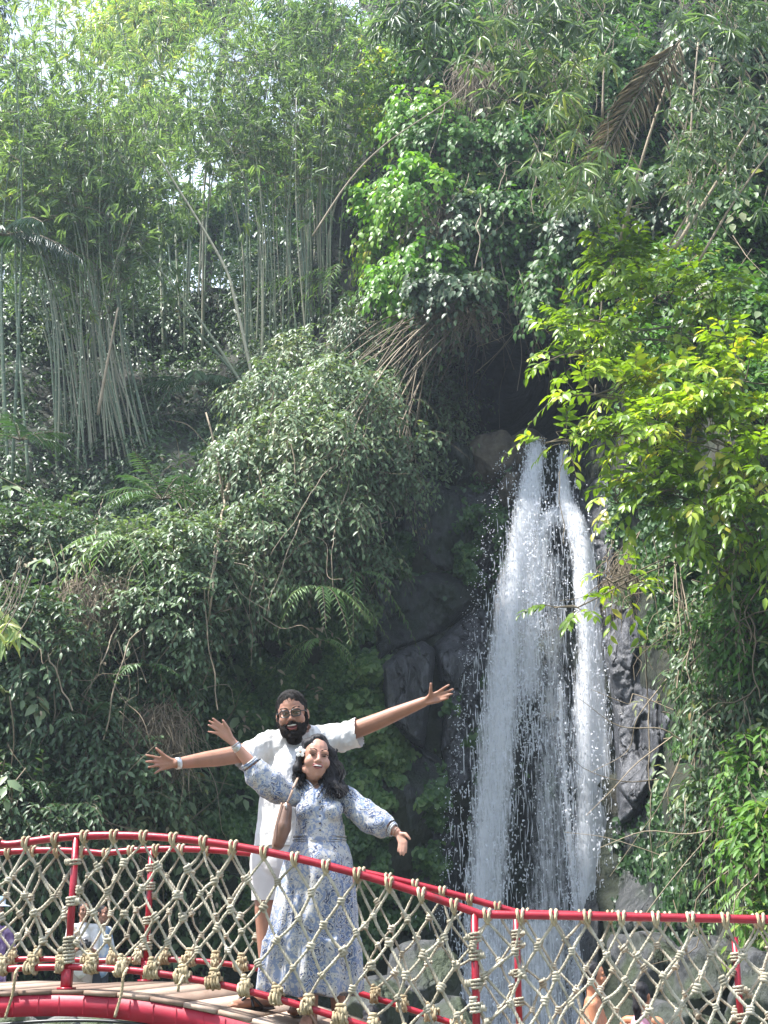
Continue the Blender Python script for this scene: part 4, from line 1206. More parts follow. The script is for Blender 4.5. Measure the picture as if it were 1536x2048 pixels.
for px, py, Y, rx, ry, n, ti, mt, lab in [
    (60, 300, 46, 170, 200, 1900, .55, 'vine', 'broad far tree behind the bamboo at the left edge'),
    (250, 470, 45, 170, 150, 1900, .6, 'vine', 'far tree low behind the left bamboo clump'),
    (290, 40, 48, 120, 110, 1800, .85, 'vinelit', 'yellow green far tree at the top between the two sky gaps'),
    (600, 420, 44, 140, 170, 1700, .45, 'vine', 'far tree behind the middle bamboo clump'),
    (620, 90, 46, 140, 140, 1700, .5, 'vine', 'far tree at the top right of the main sky gap'),
    (430, 455, 45, 150, 85, 1700, .6, 'vine', 'broad far tree just under the main sky gap'),
    (120, 560, 42, 150, 90, 1500, .4, 'vine', 'dark far tree low at the left edge behind the bamboo'),
    (560, 560, 41, 110, 80, 1200, .4, 'mid', 'dark far tree low behind the pale stems of the middle clump'),
    (180, 300, 44, 120, 110, 1300, .5, 'vine', 'far tree with dense dark crown behind the left bamboo fans'),
    (320, 240, 46, 80, 80, 900, .65, 'vinelit', 'small bright far tree left of the main sky gap'),
    (510, 300, 45, 60, 110, 900, .5, 'vine', 'narrow far tree right of the main sky gap'),
    (-60, 30, 44, 90, 150, 900, .25, 'mid', 'dark far tree in the upper left corner'),
    (720, 230, 38, 80, 160, 1200, .3, 'mid', 'dark tree where the bamboo meets the cliff edge'),
    (440, -10, 50, 90, 70, 900, .8, 'vinelit', 'bright far tree at the top edge above the main sky gap')]:
    tree(lab, px, py, Y, rx, ry, n, ti, mt)


# ---- palms and ferns
def fronds(name, cat, label, px, py, Y, specs, mat, K, L, W, stem='twig', group=None, hang=0.3, r=0.012, ang=0.95, tint=.5):
    c = at(px, py, Y)
    th = empty(name, c, label, cat, group)
    for dx, dy, dz, ln, dr in specs:
        lv, st = Leaves(), MB()
        D = nrm(np.array([[dx, dy, dz]]))
        sprays(lv, c[None], D, np.array([ln]), K, L, W, droop=dr, tint=tint + random.gauss(0, .08), tvar=.06, ang=ang, hang=hang, t0=.1, taper=1.1, jit=0.07, stems=st, stem_r=r)
        f = lv.build('frond', G[mat], th)
        st.build('midrib', M[stem], f)
    return th

def rosette(n, ln, up, dr, tilt=-0.3, arc=(0, 2 * math.pi)):
    return [(math.cos(a), math.sin(a) * .6 + tilt, up * random.uniform(.4, 1.3), ln * random.uniform(.75, 1.2), dr * random.uniform(.7, 1.3)) for a in np.linspace(arc[0], arc[1], n, endpoint=False) + RNG.normal(0, .15, n)]

fronds('small_palm', 'palm', 'small palm with stiff feathered fronds at the foot of the left bamboo', 325, 1000, 22.0, rosette(11, 1.35, .7, .45), 'palm', 34, .34, .034, tint=.6)
fronds('palm', 'palm', 'dark palm with drooping fronds behind the middle bamboo at the top', 690, 120, 33, rosette(11, 3.4, .5, .55), 'palm', 60, .8, .05, hang=.9, tint=.2, r=.03)
fronds('palm', 'palm', 'dark palm at the left edge with fronds hanging down past the bamboo', 8, 470, 23.5, rosette(8, 1.5, .3, .8), 'palm', 50, .55, .04, hang=.9, tint=.15, r=.025)
fronds('palm', 'palm', 'palm with fine fronds in the dark gap between the bamboo clumps', 400, 770, 27, rosette(8, 1.5, .4, .6), 'palm', 44, .45, .03, hang=.6, tint=.45)
fronds('palm', 'palm', 'low palm at the left edge beneath the bamboo', 40, 880, 23.2, rosette(7, 1.1, .5, .5), 'palm', 34, .36, .034, tint=.45)
fronds('small_palm', 'palm', 'small fan of palm fronds above the spread hand at far left', 180, 1440, 19.2, rosette(7, .75, .6, .5), 'palm', 30, .24, .026, tint=.5)
for px, py, off, n, ln, ti, lab in [
    (100, 1010, 1.1, 8, 1.1, .6, 'fern at the left beneath the bamboo feet'),
    (190, 1040, 1.3, 8, 1.0, .6, 'fern touching the base of the left bamboo clump'),
    (250, 1080, 1.9, 12, 1.25, .95, 'bright feathery fern on top of the left bank'),
    (640, 1175, 1.5, 13, 1.0, .8, 'large pale hanging fern at the top of the ivy wall'),
    (710, 1150, 1.6, 8, 1.1, .6, 'green fern right of the pale hanging one'),
    (640, 560, 1.8, 8, 1.5, .8, 'light fern between the bamboo and the cliff edge'),
    (690, 540, 1.8, 7, 1.4, .9, 'yellowish fern on the cliff edge above the mound'),
    (290, 1330, 1.2, 8, .7, .45, 'fern above the hanging roots on the left bank'),
    (640, 1280, 1.2, 7, .7, .8, 'small light fern on the ivy below the pale hanging one'),
    (1500, 1780, 1.0, 7, .5, .9, 'bright fern at the right end of the handrail'),
    (60, 1560, .8, 6, .7, .3, 'dark fern low on the left bank'),
    (1440, 1480, .8, 6, .6, .6, 'fern on the right bank beside the rock bulge')]:
    fronds('fern', 'fern', lab, px, py, float(depth(px, py)) - off, rosette(n, ln, .18, 1.0), 'fern', 30, .17 * ln + .03, .03, tint=ti, hang=.4, r=.006, group='ferns on the gorge walls')
# dead palm frond, upper right
c = at(1362, 78, 16.3); tip = at(1205, 310, 16.0)
th = empty('dead_palm_frond', c, 'dead grey brown palm frond hanging at the upper right', 'palm frond')
lv, st = Leaves(), MB()
tn = nrm(tip - c)
n = 170
t = np.linspace(.05, 1, n)
pos = c + (tip - c) * t[:, None] + np.array([0, 0, .12]) * np.sin(t * 3.1)[:, None]
inpl = nrm(np.cross(tn, [0, 1.0, 0]))
sg = np.where(np.arange(n) % 2 == 0, 1.0, -1.0)[:, None]
ax_ = tn * .65 + inpl * sg * .75 + np.array([0, -.1, -.5]) + RNG.normal(0, .13, (n, 3))
lv.add(pos, ax_, nrm(np.array([0, -1, .3]) + RNG.normal(0, .4, (n, 3))), (.62 * (1 - .6 * np.abs(t - .45))) * RNG.uniform(.7, 1.15, n), .016, np.clip(RNG.normal(.5, .2, n), 0, 1))
st.tube(catmull([c, (c + tip) / 2 + np.array([0, 0, .12]), tip], .1), .016, n=6)
lv.build('leaflets', G['dryleaf'], th); st.build('midrib', M['twig'], th)

# ---- dry grass clumps and brown root masses
def dry_clump(name, label, px, py, off, rx, ry, n, L, tint=.5):
    Y = float(depth(px, py)) - off; k = 1 / PXM(Y); c = at(px, py, Y)
    lv = Leaves()
    S, v = crown_pts(c, np.array([rx * k, .25, ry * k * .6]), n, .1)
    st = MB()
    for s in S:
        l = L * random.uniform(.5, 1.3)
        d = nrm(np.array([random.gauss(0, .8), -0.5, random.gauss(-.1, .6)]))
        t = np.linspace(0, 1, 6)[:, None]
        P = s + d * l * .6 * t + np.array([0, 0, -1]) * l * .7 * t ** 1.6 + RNG.normal(0, .03, (6, 3))
        st.tube(P, np.linspace(.0055, .002, 6), n=4, caps=False, tint=random.random())
    return tag(st.build(name, M['dry']), label, 'dry grass')

dry_clump('dry_grass_clump', 'tan dry grass clump on the left bank below the bright fern', 195, 1190, 1.2, 75, 75, 420, .6)
dry_clump('dry_grass_clump', 'hanging mass of dry roots above the spread hand at left', 310, 1440, 1.0, 60, 90, 380, .8)
dry_clump('dry_grass_clump', 'small tan hanging root wad beside the man', 348, 1490, .9, 22, 50, 140, .5)
dry_clump('root_mass', 'brown fibrous root mass hanging at the top of the cliff', 955, 150, 1.0, 55, 90, 380, 1.1, .2)
dry_clump('root_mass', 'grey brown hanging root mass in the middle of the upper cliff', 880, 420, 1.2, 70, 90, 300, 1.0, .3)
dry_clump('root_mass', 'brown hanging roots over the cave mouth', 880, 620, .9, 110, 60, 300, .8, .3)
dry_clump('root_mass', 'thin dry roots hanging on the right bank under the lime leaves', 1250, 1130, .9, 60, 70, 220, .7, .3)

# ---- hanging vines
def vine(label, pts, off, r=.011, mat='dry'):
    P = np.array([surf(px, py, off) for px, py in pts])
    P[:, 1] = np.minimum.accumulate(P[:, 1] + 0) if False else P[:, 1]
    Q = catmull(P, .12)
    Q = Q + np.stack([np.sin(np.arange(len(Q)) * .9) * .012, np.cos(np.arange(len(Q)) * .7) * .02, 0 * np.arange(len(Q))], -1) + RNG.normal(0, .006, Q.shape)
    mb = MB(); mb.tube(Q, np.linspace(r, r * .6, len(Q)), n=5, tint=random.random())
    return tag(mb.build('vine', M[mat]), label, 'vine', 'bare vines hanging on the gorge wall')

vine('bare tan vine running down the left corner of the ivy wall', [(455, 960), (440, 1060), (425, 1170), (412, 1290)], 1.5, .022)
vine('second bare vine twisted beside the tan one', [(448, 1010), (430, 1100), (418, 1200), (425, 1300), (405, 1370)], 1.45, .016)
vine('long bare vine hanging in front of the mound', [(760, 740), (720, 900), (690, 990), (668, 1060), (664, 1180)], 1.9, .013)
vine('bare branch curving left across the mound', [(735, 800), (690, 900), (640, 960), (590, 1040), (540, 1110)], 1.9, .012)
vine('forked bare twig over the ivy wall', [(600, 1040), (570, 1120), (545, 1180), (535, 1230)], 1.6, .01)
vine('thin vine hanging down the cave mouth', [(985, 690), (980, 780), (985, 850)], -3.0, .012)
vine('thin vine hanging in front of the waterfall top', [(1135, 880), (1118, 960), (1125, 1040), (1130, 1090)], 2.0, .012, 'twig')
vine('long thin vine hanging down the right bank', [(1385, 1330), (1390, 1500), (1395, 1700), (1403, 1830)], 1.0, .01)
vine('thick dark vine beside the rocks right of the fall', [(1290, 1280), (1296, 1400), (1300, 1600), (1305, 1750)], 1.4, .014, 'twig')
vine('dark branch crossing the right bank', [(1380, 1330), (1420, 1290), (1480, 1240), (1545, 1215)], 1.6, .014, 'twig')
vine('pale bent twig at the right edge', [(1500, 1230), (1512, 1290), (1505, 1340), (1520, 1400)], 1.5, .012)
vine('bare vine below the spread hand', [(335, 1500), (345, 1570), (332, 1650), (340, 1700)], 1.1, .009)
vine('bare vine crossing the left bank above the dry grass', [(120, 1330), (170, 1200), (185, 1090), (205, 1000)], 1.0, .013)
vine('bare twig on the left bank beside the dry grass', [(200, 1330), (235, 1250), (255, 1180), (270, 1130)], 1.5, .01)

# dry sticks fallen over the mound
mb = MB()
for _ in range(46):
    x0, y0 = random.gauss(880, 30), random.gauss(640, 18)
    a = random.uniform(math.radians(95), math.radians(168)); l = random.uniform(120, 330)
    x1, y1 = x0 + math.cos(a) * l, y0 + math.sin(a) * l * .85
    p0, p1 = surf(x0, y0, 1.1), surf(x1, y1, random.uniform(1.3, 2.0))
    if abs(p1[1] - p0[1]) > 5: continue
    mid = (p0 + p1) / 2 + np.array([0, -.1, random.uniform(0, .35)])
    mb.tube(catmull([p0, mid, p1], .2), random.uniform(.006, .014), n=5, caps=False, tint=random.random())
for _ in range(26):
    x0, y0 = random.uniform(940, 1080), random.uniform(600, 690)
    x1, y1 = x0 + random.uniform(-120, 60), y0 + random.uniform(60, 190)
    p0 = surf(x0, y0, .9); p1 = at(x1, y1, p0[1] - .2)
    mb.tube(catmull([p0, (p0 + p1) / 2 + RNG.normal(0, .08, 3), p1], .2), random.uniform(.005, .011), n=4, caps=False, tint=random.random())
tag(mb.build('brushwood', M['dry']), 'tangle of dry bamboo sticks fallen over the mound and the cave mouth', 'dry sticks', kind='stuff')

# thin bare twigs and aerial roots all over the banks
mb = MB()
for poly, n in (([(0, 1000), (430, 1000), (430, 1700), (0, 1700)], 110), ([(440, 700), (860, 700), (760, 1150), (440, 1250)], 90), ([(750, 100), (1500, 100), (1500, 560), (1050, 620), (780, 620)], 100), ([(1250, 1050), (1530, 1050), (1530, 1800), (1330, 1800)], 90)):
    px, py = sample(poly, n, 5)
    for x, y in zip(px, py):
        p = surf(x, y, random.uniform(.7, 1.5))
        d = nrm(np.array([random.gauss(0, .6), random.gauss(-.1, .25), random.gauss(-.6, .6)])) * random.uniform(.5, 2.0)
        P = catmull([p, p + d * .35 + RNG.normal(0, .1, 3), p + d * .7 + RNG.normal(0, .13, 3), p + d + RNG.normal(0, .1, 3)], .12)
        mb.tube(P, np.linspace(random.uniform(.006, .011), .003, len(P)), n=4, caps=False, tint=random.random())
for _ in range(70):                                          # long aerial roots hanging straight down
    x, y = random.choice(((random.uniform(470, 820), random.uniform(690, 1000)), (random.uniform(780, 1120), random.uniform(150, 520)), (random.uniform(60, 420), random.uniform(1050, 1350)), (random.uniform(1280, 1500), random.uniform(1050, 1400))))
    p = surf(x, y, random.uniform(1.1, 2.0)); l = random.uniform(.8, 2.3)
    t = np.linspace(0, 1, 7)[:, None]
    P = p + np.array([random.gauss(0, .18), -.1, -1]) * l * t + np.cumsum(RNG.normal(0, .045, (7, 3)), 0)
    mb.tube(catmull(P, .12), random.uniform(.006, .012), n=4, caps=False, tint=random.uniform(.3, 1.2))
tag(mb.build('bare_twigs', M['dry']), 'thin bare twigs and hanging roots all over the banks', 'twigs', kind='stuff')

# ================================================================== WATERFALL
m, nt, out = new_mat('falling_water')
a = N(nt, 'ShaderNodeAttribute', attribute_name='flow')
t = N(nt, 'ShaderNodeAttribute', attribute_name='tint')
mp = N(nt, 'ShaderNodeMapping'); mp.inputs['Scale'].default_value = (26, 1.0, 1)
nt.links.new(a.outputs['Vector'], mp.inputs['Vector'])
n1 = N(nt, 'ShaderNodeTexNoise'); n1.inputs['Scale'].default_value = 1.0; n1.inputs['Detail'].default_value = 7; n1.inputs['Roughness'].default_value = 0.68; n1.inputs['Distortion'].default_value = 0.5
nt.links.new(mp.outputs[0], n1.inputs['Vector'])
mp2 = N(nt, 'ShaderNodeMapping'); mp2.inputs['Scale'].default_value = (9, 3.2, 1)
nt.links.new(a.outputs['Vector'], mp2.inputs['Vector'])
n2 = N(nt, 'ShaderNodeTexNoise'); n2.inputs['Scale'].default_value = 1.6; n2.inputs['Detail'].default_value = 8; n2.inputs['Roughness'].default_value = 0.75
nt.links.new(mp2.outputs[0], n2.inputs['Vector'])
ad = N(nt, 'ShaderNodeMath', operation='ADD'); nt.links.new(n1.outputs['Fac'], ad.inputs[0]); nt.links.new(n2.outputs['Fac'], ad.inputs[1])
ad2 = N(nt, 'ShaderNodeMath', operation='ADD'); nt.links.new(ad.outputs[0], ad2.inputs[0]); nt.links.new(t.outputs['Fac'], ad2.inputs[1])
mr = N(nt, 'ShaderNodeMapRange'); mr.inputs['From Min'].default_value = 1.2; mr.inputs['From Max'].default_value = 1.7
nt.links.new(ad2.outputs[0], mr.inputs['Value'])
df = N(nt, 'ShaderNodeBsdfDiffuse'); df.inputs['Color'].default_value = (0.9, 0.91, 0.94, 1)
tl = N(nt, 'ShaderNodeBsdfTranslucent'); tl.inputs['Color'].default_value = (0.9, 0.91, 0.94, 1)
mx = N(nt, 'ShaderNodeMixShader'); mx.inputs['Fac'].default_value = 0.45
nt.links.new(df.outputs[0], mx.inputs[1]); nt.links.new(tl.outputs[0], mx.inputs[2])
tr = N(nt, 'ShaderNodeBsdfTransparent')
mx2 = N(nt, 'ShaderNodeMixShader')
nt.links.new(mr.outputs[0], mx2.inputs['Fac']); nt.links.new(tr.outputs[0], mx2.inputs[1]); nt.links.new(mx.outputs[0], mx2.inputs[2])
nt.links.new(mx2.outputs[0], out.inputs['Surface'])
M['fall'] = m
m, nt, out = new_mat('white_spray')
df = N(nt, 'ShaderNodeBsdfDiffuse'); df.inputs['Color'].default_value = (0.84, 0.86, 0.91, 1)
tl = N(nt, 'ShaderNodeBsdfTranslucent'); tl.inputs['Color'].default_value = (0.84, 0.86, 0.91, 1)
mx = N(nt, 'ShaderNodeMixShader'); mx.inputs['Fac'].default_value = 0.45
nt.links.new(df.outputs[0], mx.inputs[1]); nt.links.new(tl.outputs[0], mx.inputs[2]); nt.links.new(mx.outputs[0], out.inputs['Surface'])
M['spray'] = m

YW = lambda py: np.interp(py, [880, 930, 1020, 1200, 1500, 1850, 2100], [25.1, 24.6, 24.0, 23.5, 23.0, 22.5, 22.2])
FLOWS = [  # rows: py, xL, xR ; density
 ([(872, 1050, 1094), (920, 1038, 1100), (960, 1022, 1102), (1020, 1010, 1100), (1100, 992, 1090), (1200, 966, 1082), (1300, 952, 1068), (1400, 938, 1066), (1500, 928, 1056), (1600, 920, 1048), (1700, 913, 1040), (1850, 905, 1030), (2080, 892, 1020)], 0.64, 0.0),
 ([(1000, 1060, 1135), (1020, 1072, 1150), (1060, 1030, 1122), (1150, 1020, 1115), (1300, 1010, 1100), (1500, 1000, 1110)], 0.56, 0.2),
 ([(885, 1112, 1140), (940, 1110, 1140), (1000, 1098, 1160), (1040, 1105, 1190), (1100, 1124, 1206), (1200, 1132, 1214), (1300, 1142, 1224), (1400, 1124, 1236), (1500, 1116, 1248), (1600, 1118, 1248), (1700, 1122, 1242), (1850, 1124, 1236), (2080, 1170, 1234)], 0.66, -0.1),
 ([(1360, 1116, 1126), (1450, 1114, 1132), (1550, 1118, 1140), (1650, 1126, 1148), (1750, 1132, 1160), (1850, 1138, 1172), (2080, 1130, 1180)], 0.5, -0.1),
 ([(1090, 1060, 1150), (1300, 1045, 1165), (1500, 1030, 1180), (1700, 1010, 1190), (1850, 1000, 1190), (2080, 960, 1210)], 0.30, 0.3),
 ([(1820, 890, 1240), (1850, 880, 1245), (1950, 870, 1250), (2100, 850, 1262)], 0.42, -0.3),
]
wf = []
V, FQ, FL, TT, nb = [], [], [], [], 0
for rows, dens, dy in FLOWS:
    rows = np.array(rows, float)
    for lay in range(3):
        ys = np.arange(rows[0, 0], rows[-1, 0], 9.0)
        xl, xr = np.interp(ys, rows[:, 0], rows[:, 1]), np.interp(ys, rows[:, 0], rows[:, 2])
        nu = 15
        u = np.linspace(-0.06, 1.06, nu)
        px = xl[:, None] + (xr - xl)[:, None] * u
        py = np.repeat(ys[:, None], nu, 1)
        Yd = YW(py) + dy + lay * 0.16 - 0.22 * np.sin(np.pi * np.clip(u, 0, 1))[None] + 0.05 * np.sin(px * .09 + lay)
        P = atv(px, py, Yd)
        k = len(ys)
        idx = np.arange(k * nu).reshape(k, nu) + nb
        V.append(P.reshape(-1, 3))
        FQ.append(np.stack([idx[:-1, :-1], idx[1:, :-1], idx[1:, 1:], idx[:-1, 1:]], -1).reshape(-1, 4))
        FL.append(np.stack([P[..., 0], P[..., 2], np.full_like(px, lay * 7.3 + dens * 11)], -1).reshape(-1, 3))
        edge = np.clip(1 - np.abs(2 * u - 1) ** 2.2, 0, 1)[None] * np.clip((ys - ys[0]) / 40 + 0.35, 0, 1)[:, None]
        fade = np.clip((ys[-1] - ys) / 140, 0, 1)[:, None] if rows[-1, 0] < 2000 else 1.0
        core = 0.75 + 0.25 * np.cos((u - 0.55) * 5)[None]
        TT.append(((dens + 0.1) * edge * core * fade - 0.14 * lay * 0.6 - (1 - edge * fade) * 0.35).ravel())
        nb += k * nu
me = raw_mesh('waterfall', np.vstack(V), np.vstack(FQ), np.concatenate(TT), True)
at_ = me.attributes.new('flow', 'FLOAT_VECTOR', 'POINT')
at_.data.foreach_set('vector', np.vstack(FL).astype(np.float32).ravel())
wfo = tag(link('waterfall', me, M['fall']), 'white waterfall pouring in two streams from the rocky lip into the pool', 'waterfall', kind='structure')

lv = Leaves()
for (rows, dens, dy), n in zip(FLOWS, (5200, 1500, 3200, 700, 800, 600)):
    rows = np.array(rows, float)
    ys = rows[0, 0] + (rows[-1, 0] - rows[0, 0]) * RNG.random(n) ** 0.95
    xl, xr = np.interp(ys, rows[:, 0], rows[:, 1]), np.interp(ys, rows[:, 0], rows[:, 2])
    u = np.clip(RNG.normal(0.5, 0.27, n), -0.15, 1.15)
    P = atv(xl + (xr - xl) * u, ys, YW(ys) + dy - 0.05 - RNG.random(n) * 0.45)
    long_ = RNG.random(n) < 0.3
    L = np.where(long_, RNG.uniform(.1, .4, n), RNG.uniform(.02, .07, n))
    W = np.where(long_, RNG.uniform(.008, .02, n), RNG.uniform(.015, .04, n))
    D = nrm(np.array([0, 0, -1.0]) + RNG.normal(0, 1, (n, 3)) * np.where(long_, .07, .5)[:, None])
    lv.add(P, D, nrm(np.array([0, -1, .1]) + RNG.normal(0, .3, (n, 3))), L, W, 0.5)
# thrown drops round the streams
n = 1700
ys = RNG.uniform(900, 1950, n)
xs = np.where(RNG.random(n) < .5, np.interp(ys, [900, 1200, 1600, 1950], [1020, 962, 912, 890]) - np.abs(RNG.normal(0, 16, n)), np.interp(ys, [900, 1200, 1600, 1950], [1110, 1100, 1100, 1100]) + RNG.normal(0, 55, n))
P = atv(xs, ys, YW(ys) - RNG.random(n) * .7)
lv.add(P, rdir(n), rdir(n, out=OUT), RNG.uniform(.012, .038, n), RNG.uniform(.01, .03, n), .5)
tag(lv.build('water_spray', M['spray'], small=True), 'white drops and streaks thrown off the waterfall', 'spray', kind='stuff')

# ================================================================== PEOPLE
def capsule(mb, p0, r0, p1, r1, n=14, flat=(1, 1)):
    p0, p1 = np.asarray(p0, float), np.asarray(p1, float)
    d = nrm(p1 - p0)
    a = np.linspace(0, math.pi / 2, 6)[:-1]
    P = [p0 - d * r0 * math.cos(x) for x in a] + [p0, p0 * .67 + p1 * .33, p0 * .33 + p1 * .67, p1] + [p1 + d * r1 * math.sin(x) for x in np.linspace(0, math.pi / 2, 6)[1:]]
    R = [max(r0 * math.sin(x), 1e-4) for x in a] + [r0, r0 * .67 + r1 * .33, r0 * .33 + r1 * .67, r1] + [max(r1 * math.cos(x), 1e-4) for x in np.linspace(0, math.pi / 2, 6)[1:]]
    mb.tube(P, R, n=n, caps=True, flat=flat)


def chain(mb, pts, n=14, flat=(1, 1)):
    for (p0, r0), (p1, r1) in zip(pts[:-1], pts[1:]):
        capsule(mb, p0, r0, p1, r1, n, flat)


def blob(mb, name, mat, parent=None, voxel=0.006, smooth=4, disp=None, cuts=(), solid=0.0, loc=None, keep=None):
    """weld everything in mb into one continuous skin"""
    o = mb.build(name + '_raw')
    md = o.modifiers.new('r', 'REMESH'); md.mode = 'VOXEL'; md.voxel_size = voxel; md.use_smooth_shade = True
    if smooth:
        ms = o.modifiers.new('s', 'SMOOTH'); ms.iterations = smooth; ms.factor = 0.5
    dg = bpy.context.evaluated_depsgraph_get()
    me = bpy.data.meshes.new_from_object(o.evaluated_get(dg))
    old = o.data
    bpy.data.objects.remove(o); bpy.data.meshes.remove(old)
    if disp is not None:
        V = np.empty(len(me.vertices) * 3, np.float32); me.vertices.foreach_get('co', V); V = V.reshape(-1, 3)
        Nn = np.empty(len(me.vertices) * 3, np.float32); me.vertices.foreach_get('normal', Nn); Nn = Nn.reshape(-1, 3)
        V = V + Nn * disp(V)[:, None]
        me.vertices.foreach_set('co', V.astype(np.float32).ravel()); me.update()
    if len(cuts) or solid or keep is not None:
        bm = bmesh.new(); bm.from_mesh(me)
        for co, no, rad in cuts:                              # cut the skin open at a hem or cuff
            co, no = Vector(co), Vector(no).normalized()
            dead = [f for f in bm.faces if (f.calc_center_median() - co).dot(no) > 0 and (f.calc_center_median() - co).length < rad]
            bmesh.ops.delete(bm, geom=dead, context='FACES')
        if keep is not None:
            dead = [f for f in bm.faces if not keep(f.calc_center_median())]
            bmesh.ops.delete(bm, geom=dead, context='FACES')
        if solid:
            bmesh.ops.solidify(bm, geom=bm.faces[:], thickness=solid)
        bm.to_mesh(me); bm.free()
    me.polygons.foreach_set('use_smooth', np.ones(len(me.polygons), bool))
    me.name = name
    return link(name, me, mat, parent)


def skin_mat(name, c, blush=(0.5, 0.2, 0.16)):
    m, nt, out = new_mat(name)
    tc = N(nt, 'ShaderNodeTexCoord')
    n1 = N(nt, 'ShaderNodeTexNoise'); n1.inputs['Scale'].default_value = 14; n1.inputs['Detail'].default_value = 6
    nt.links.new(tc.outputs['Object'], n1.inputs['Vector'])
    c = np.array(c)
    r = ramp(nt, [(0.3, tuple(c * .82)), (0.55, tuple(c)), (0.75, tuple(c * .7 + np.array(blush) * .3))], n1.outputs['Fac'])
    p = N(nt, 'ShaderNodeBsdfPrincipled'); p.inputs['Roughness'].default_value = 0.5; p.inputs['Specular IOR Level'].default_value = 0.35
    p.inputs['Subsurface Weight'].default_value = 0.12; p.inputs['Subsurface Radius'].default_value = (0.02, 0.008, 0.004)
    p.inputs['Subsurface Scale'].default_value = 0.4
    nt.links.new(r.outputs['Color'], p.inputs['Base Color'])
    n2 = N(nt, 'ShaderNodeTexNoise'); n2.inputs['Scale'].default_value = 120
    nt.links.new(tc.outputs['Object'], n2.inputs['Vector'])
    b = N(nt, 'ShaderNodeBump'); b.inputs['Strength'].default_value = 0.12; b.inputs['Distance'].default_value = 0.003
    nt.links.new(n2.outputs['Fac'], b.inputs['Height']); nt.links.new(b.outputs[0], p.inputs['Normal'])
    nt.links.new(p.outputs[0], out.inputs['Surface'])
    return m


M['skin_m'] = skin_mat('tan_skin', (0.31, 0.155, 0.10))
M['skin_w'] = skin_mat('light_brown_skin', (0.42, 0.225, 0.16), (0.55, 0.2, 0.17))
M['skin_b'] = skin_mat('orange_tan_skin', (0.44, 0.19, 0.10))  # the bathers' own orange-tan skin tone
M['hair'] = solid_mat('black_hair', [(0.3, (0.006, 0.005, 0.006)), (0.7, (0.02, 0.018, 0.02))], scale=30, rough=0.5, bump=0.6, bscale=90, stretch=(6, 6, 0.7), spec=0.25, bdist=0.004)
M['beard'] = solid_mat('dark_beard', [(0.3, (0.010, 0.008, 0.007)), (0.7, (0.03, 0.022, 0.018))], scale=60, rough=0.75, bump=0.9, bscale=220, spec=0.15, bdist=0.004)
M['crop'] = solid_mat('cropped_grey_hair', [(0.3, (0.010, 0.009, 0.008)), (0.7, (0.032, 0.028, 0.026))], scale=50, rough=0.8, bump=0.8, bscale=220, spec=0.15, bdist=0.004)
M['tee'] = solid_mat('white_cotton', [(0.3, (0.56, 0.545, 0.53)), (0.7, (0.66, 0.645, 0.635))], scale=8, rough=0.85, bump=0.8, bscale=9, spec=0.1, bdist=0.035)
M['shorts'] = solid_mat('white_twill', [(0.3, (0.52, 0.49, 0.48)), (0.7, (0.62, 0.59, 0.58))], scale=10, rough=0.85, bump=0.35, bscale=22, spec=0.1, bdist=0.01)
M['black'] = plain_mat('black_plastic', (0.012, 0.011, 0.012), rough=0.3)
M['dark_red'] = plain_mat('mouth', (0.10, 0.015, 0.015), rough=0.4)
M['lip'] = plain_mat('lips', (0.36, 0.10, 0.09), rough=0.4)
M['teeth'] = plain_mat('teeth', (0.78, 0.75, 0.68), rough=0.25)
M['eye'] = plain_mat('eyeball', (0.26, 0.23, 0.22), rough=0.15)
M['iris'] = plain_mat('iris', (0.012, 0.008, 0.006), rough=0.1)
M['steel'] = solid_mat('steel_bracelet', [(0.3, (0.35, 0.34, 0.34)), (0.7, (0.6, 0.6, 0.6))], scale=60, rough=0.3, metallic=0.9, bump=0.5, bscale=150, bdist=0.003)
M['leather'] = solid_mat('brown_leather', [(0.3, (0.12, 0.065, 0.042)), (0.7, (0.2, 0.115, 0.08))], scale=12, rough=0.42, bump=0.25, bscale=120, bdist=0.003)
M['strap'] = plain_mat('tan_strap', (0.38, 0.25, 0.18), rough=0.5)
M['petal'] = plain_mat('white_petal', (0.85, 0.84, 0.80), rough=0.6)
m, nt, out = new_mat('glass_lens')
g1 = N(nt, 'ShaderNodeBsdfGlossy'); g1.inputs['Roughness'].default_value = 0.03
t1 = N(nt, 'ShaderNodeBsdfTransparent'); t1.inputs['Color'].default_value = (.93, .93, .94, 1)
mx = N(nt, 'ShaderNodeMixShader'); mx.inputs['Fac'].default_value = 0.08
nt.links.new(t1.outputs[0], mx.inputs[1]); nt.links.new(g1.outputs[0], mx.inputs[2]); nt.links.new(mx.outputs[0], out.inputs['Surface'])
M['lens'] = m

# blue and cream paisley cloth
m, nt, out = new_mat('paisley_cloth')
tc = N(nt, 'ShaderNodeTexCoord')
nz_ = N(nt, 'ShaderNodeTexNoise'); nz_.inputs['Scale'].default_value = 15; nz_.inputs['Detail'].default_value = 5
nt.links.new(tc.outputs['Object'], nz_.inputs['Vector'])
mv = N(nt, 'ShaderNodeMix', data_type='RGBA'); mv.inputs['Factor'].default_value = 0.2
nt.links.new(tc.outputs['Object'], mv.inputs['A']); nt.links.new(nz_.outputs['Color'], mv.inputs['B'])
vo = N(nt, 'ShaderNodeTexVoronoi'); vo.inputs['Scale'].default_value = 8.5
nt.links.new(mv.outputs['Result'], vo.inputs['Vector'])
ml = N(nt, 'ShaderNodeMath', operation='MULTIPLY'); ml.inputs[1].default_value = 3.4
nt.links.new(vo.outputs['Distance'], ml.inputs[0])
fr = N(nt, 'ShaderNodeMath', operation='FRACT'); nt.links.new(ml.outputs[0], fr.inputs[0])
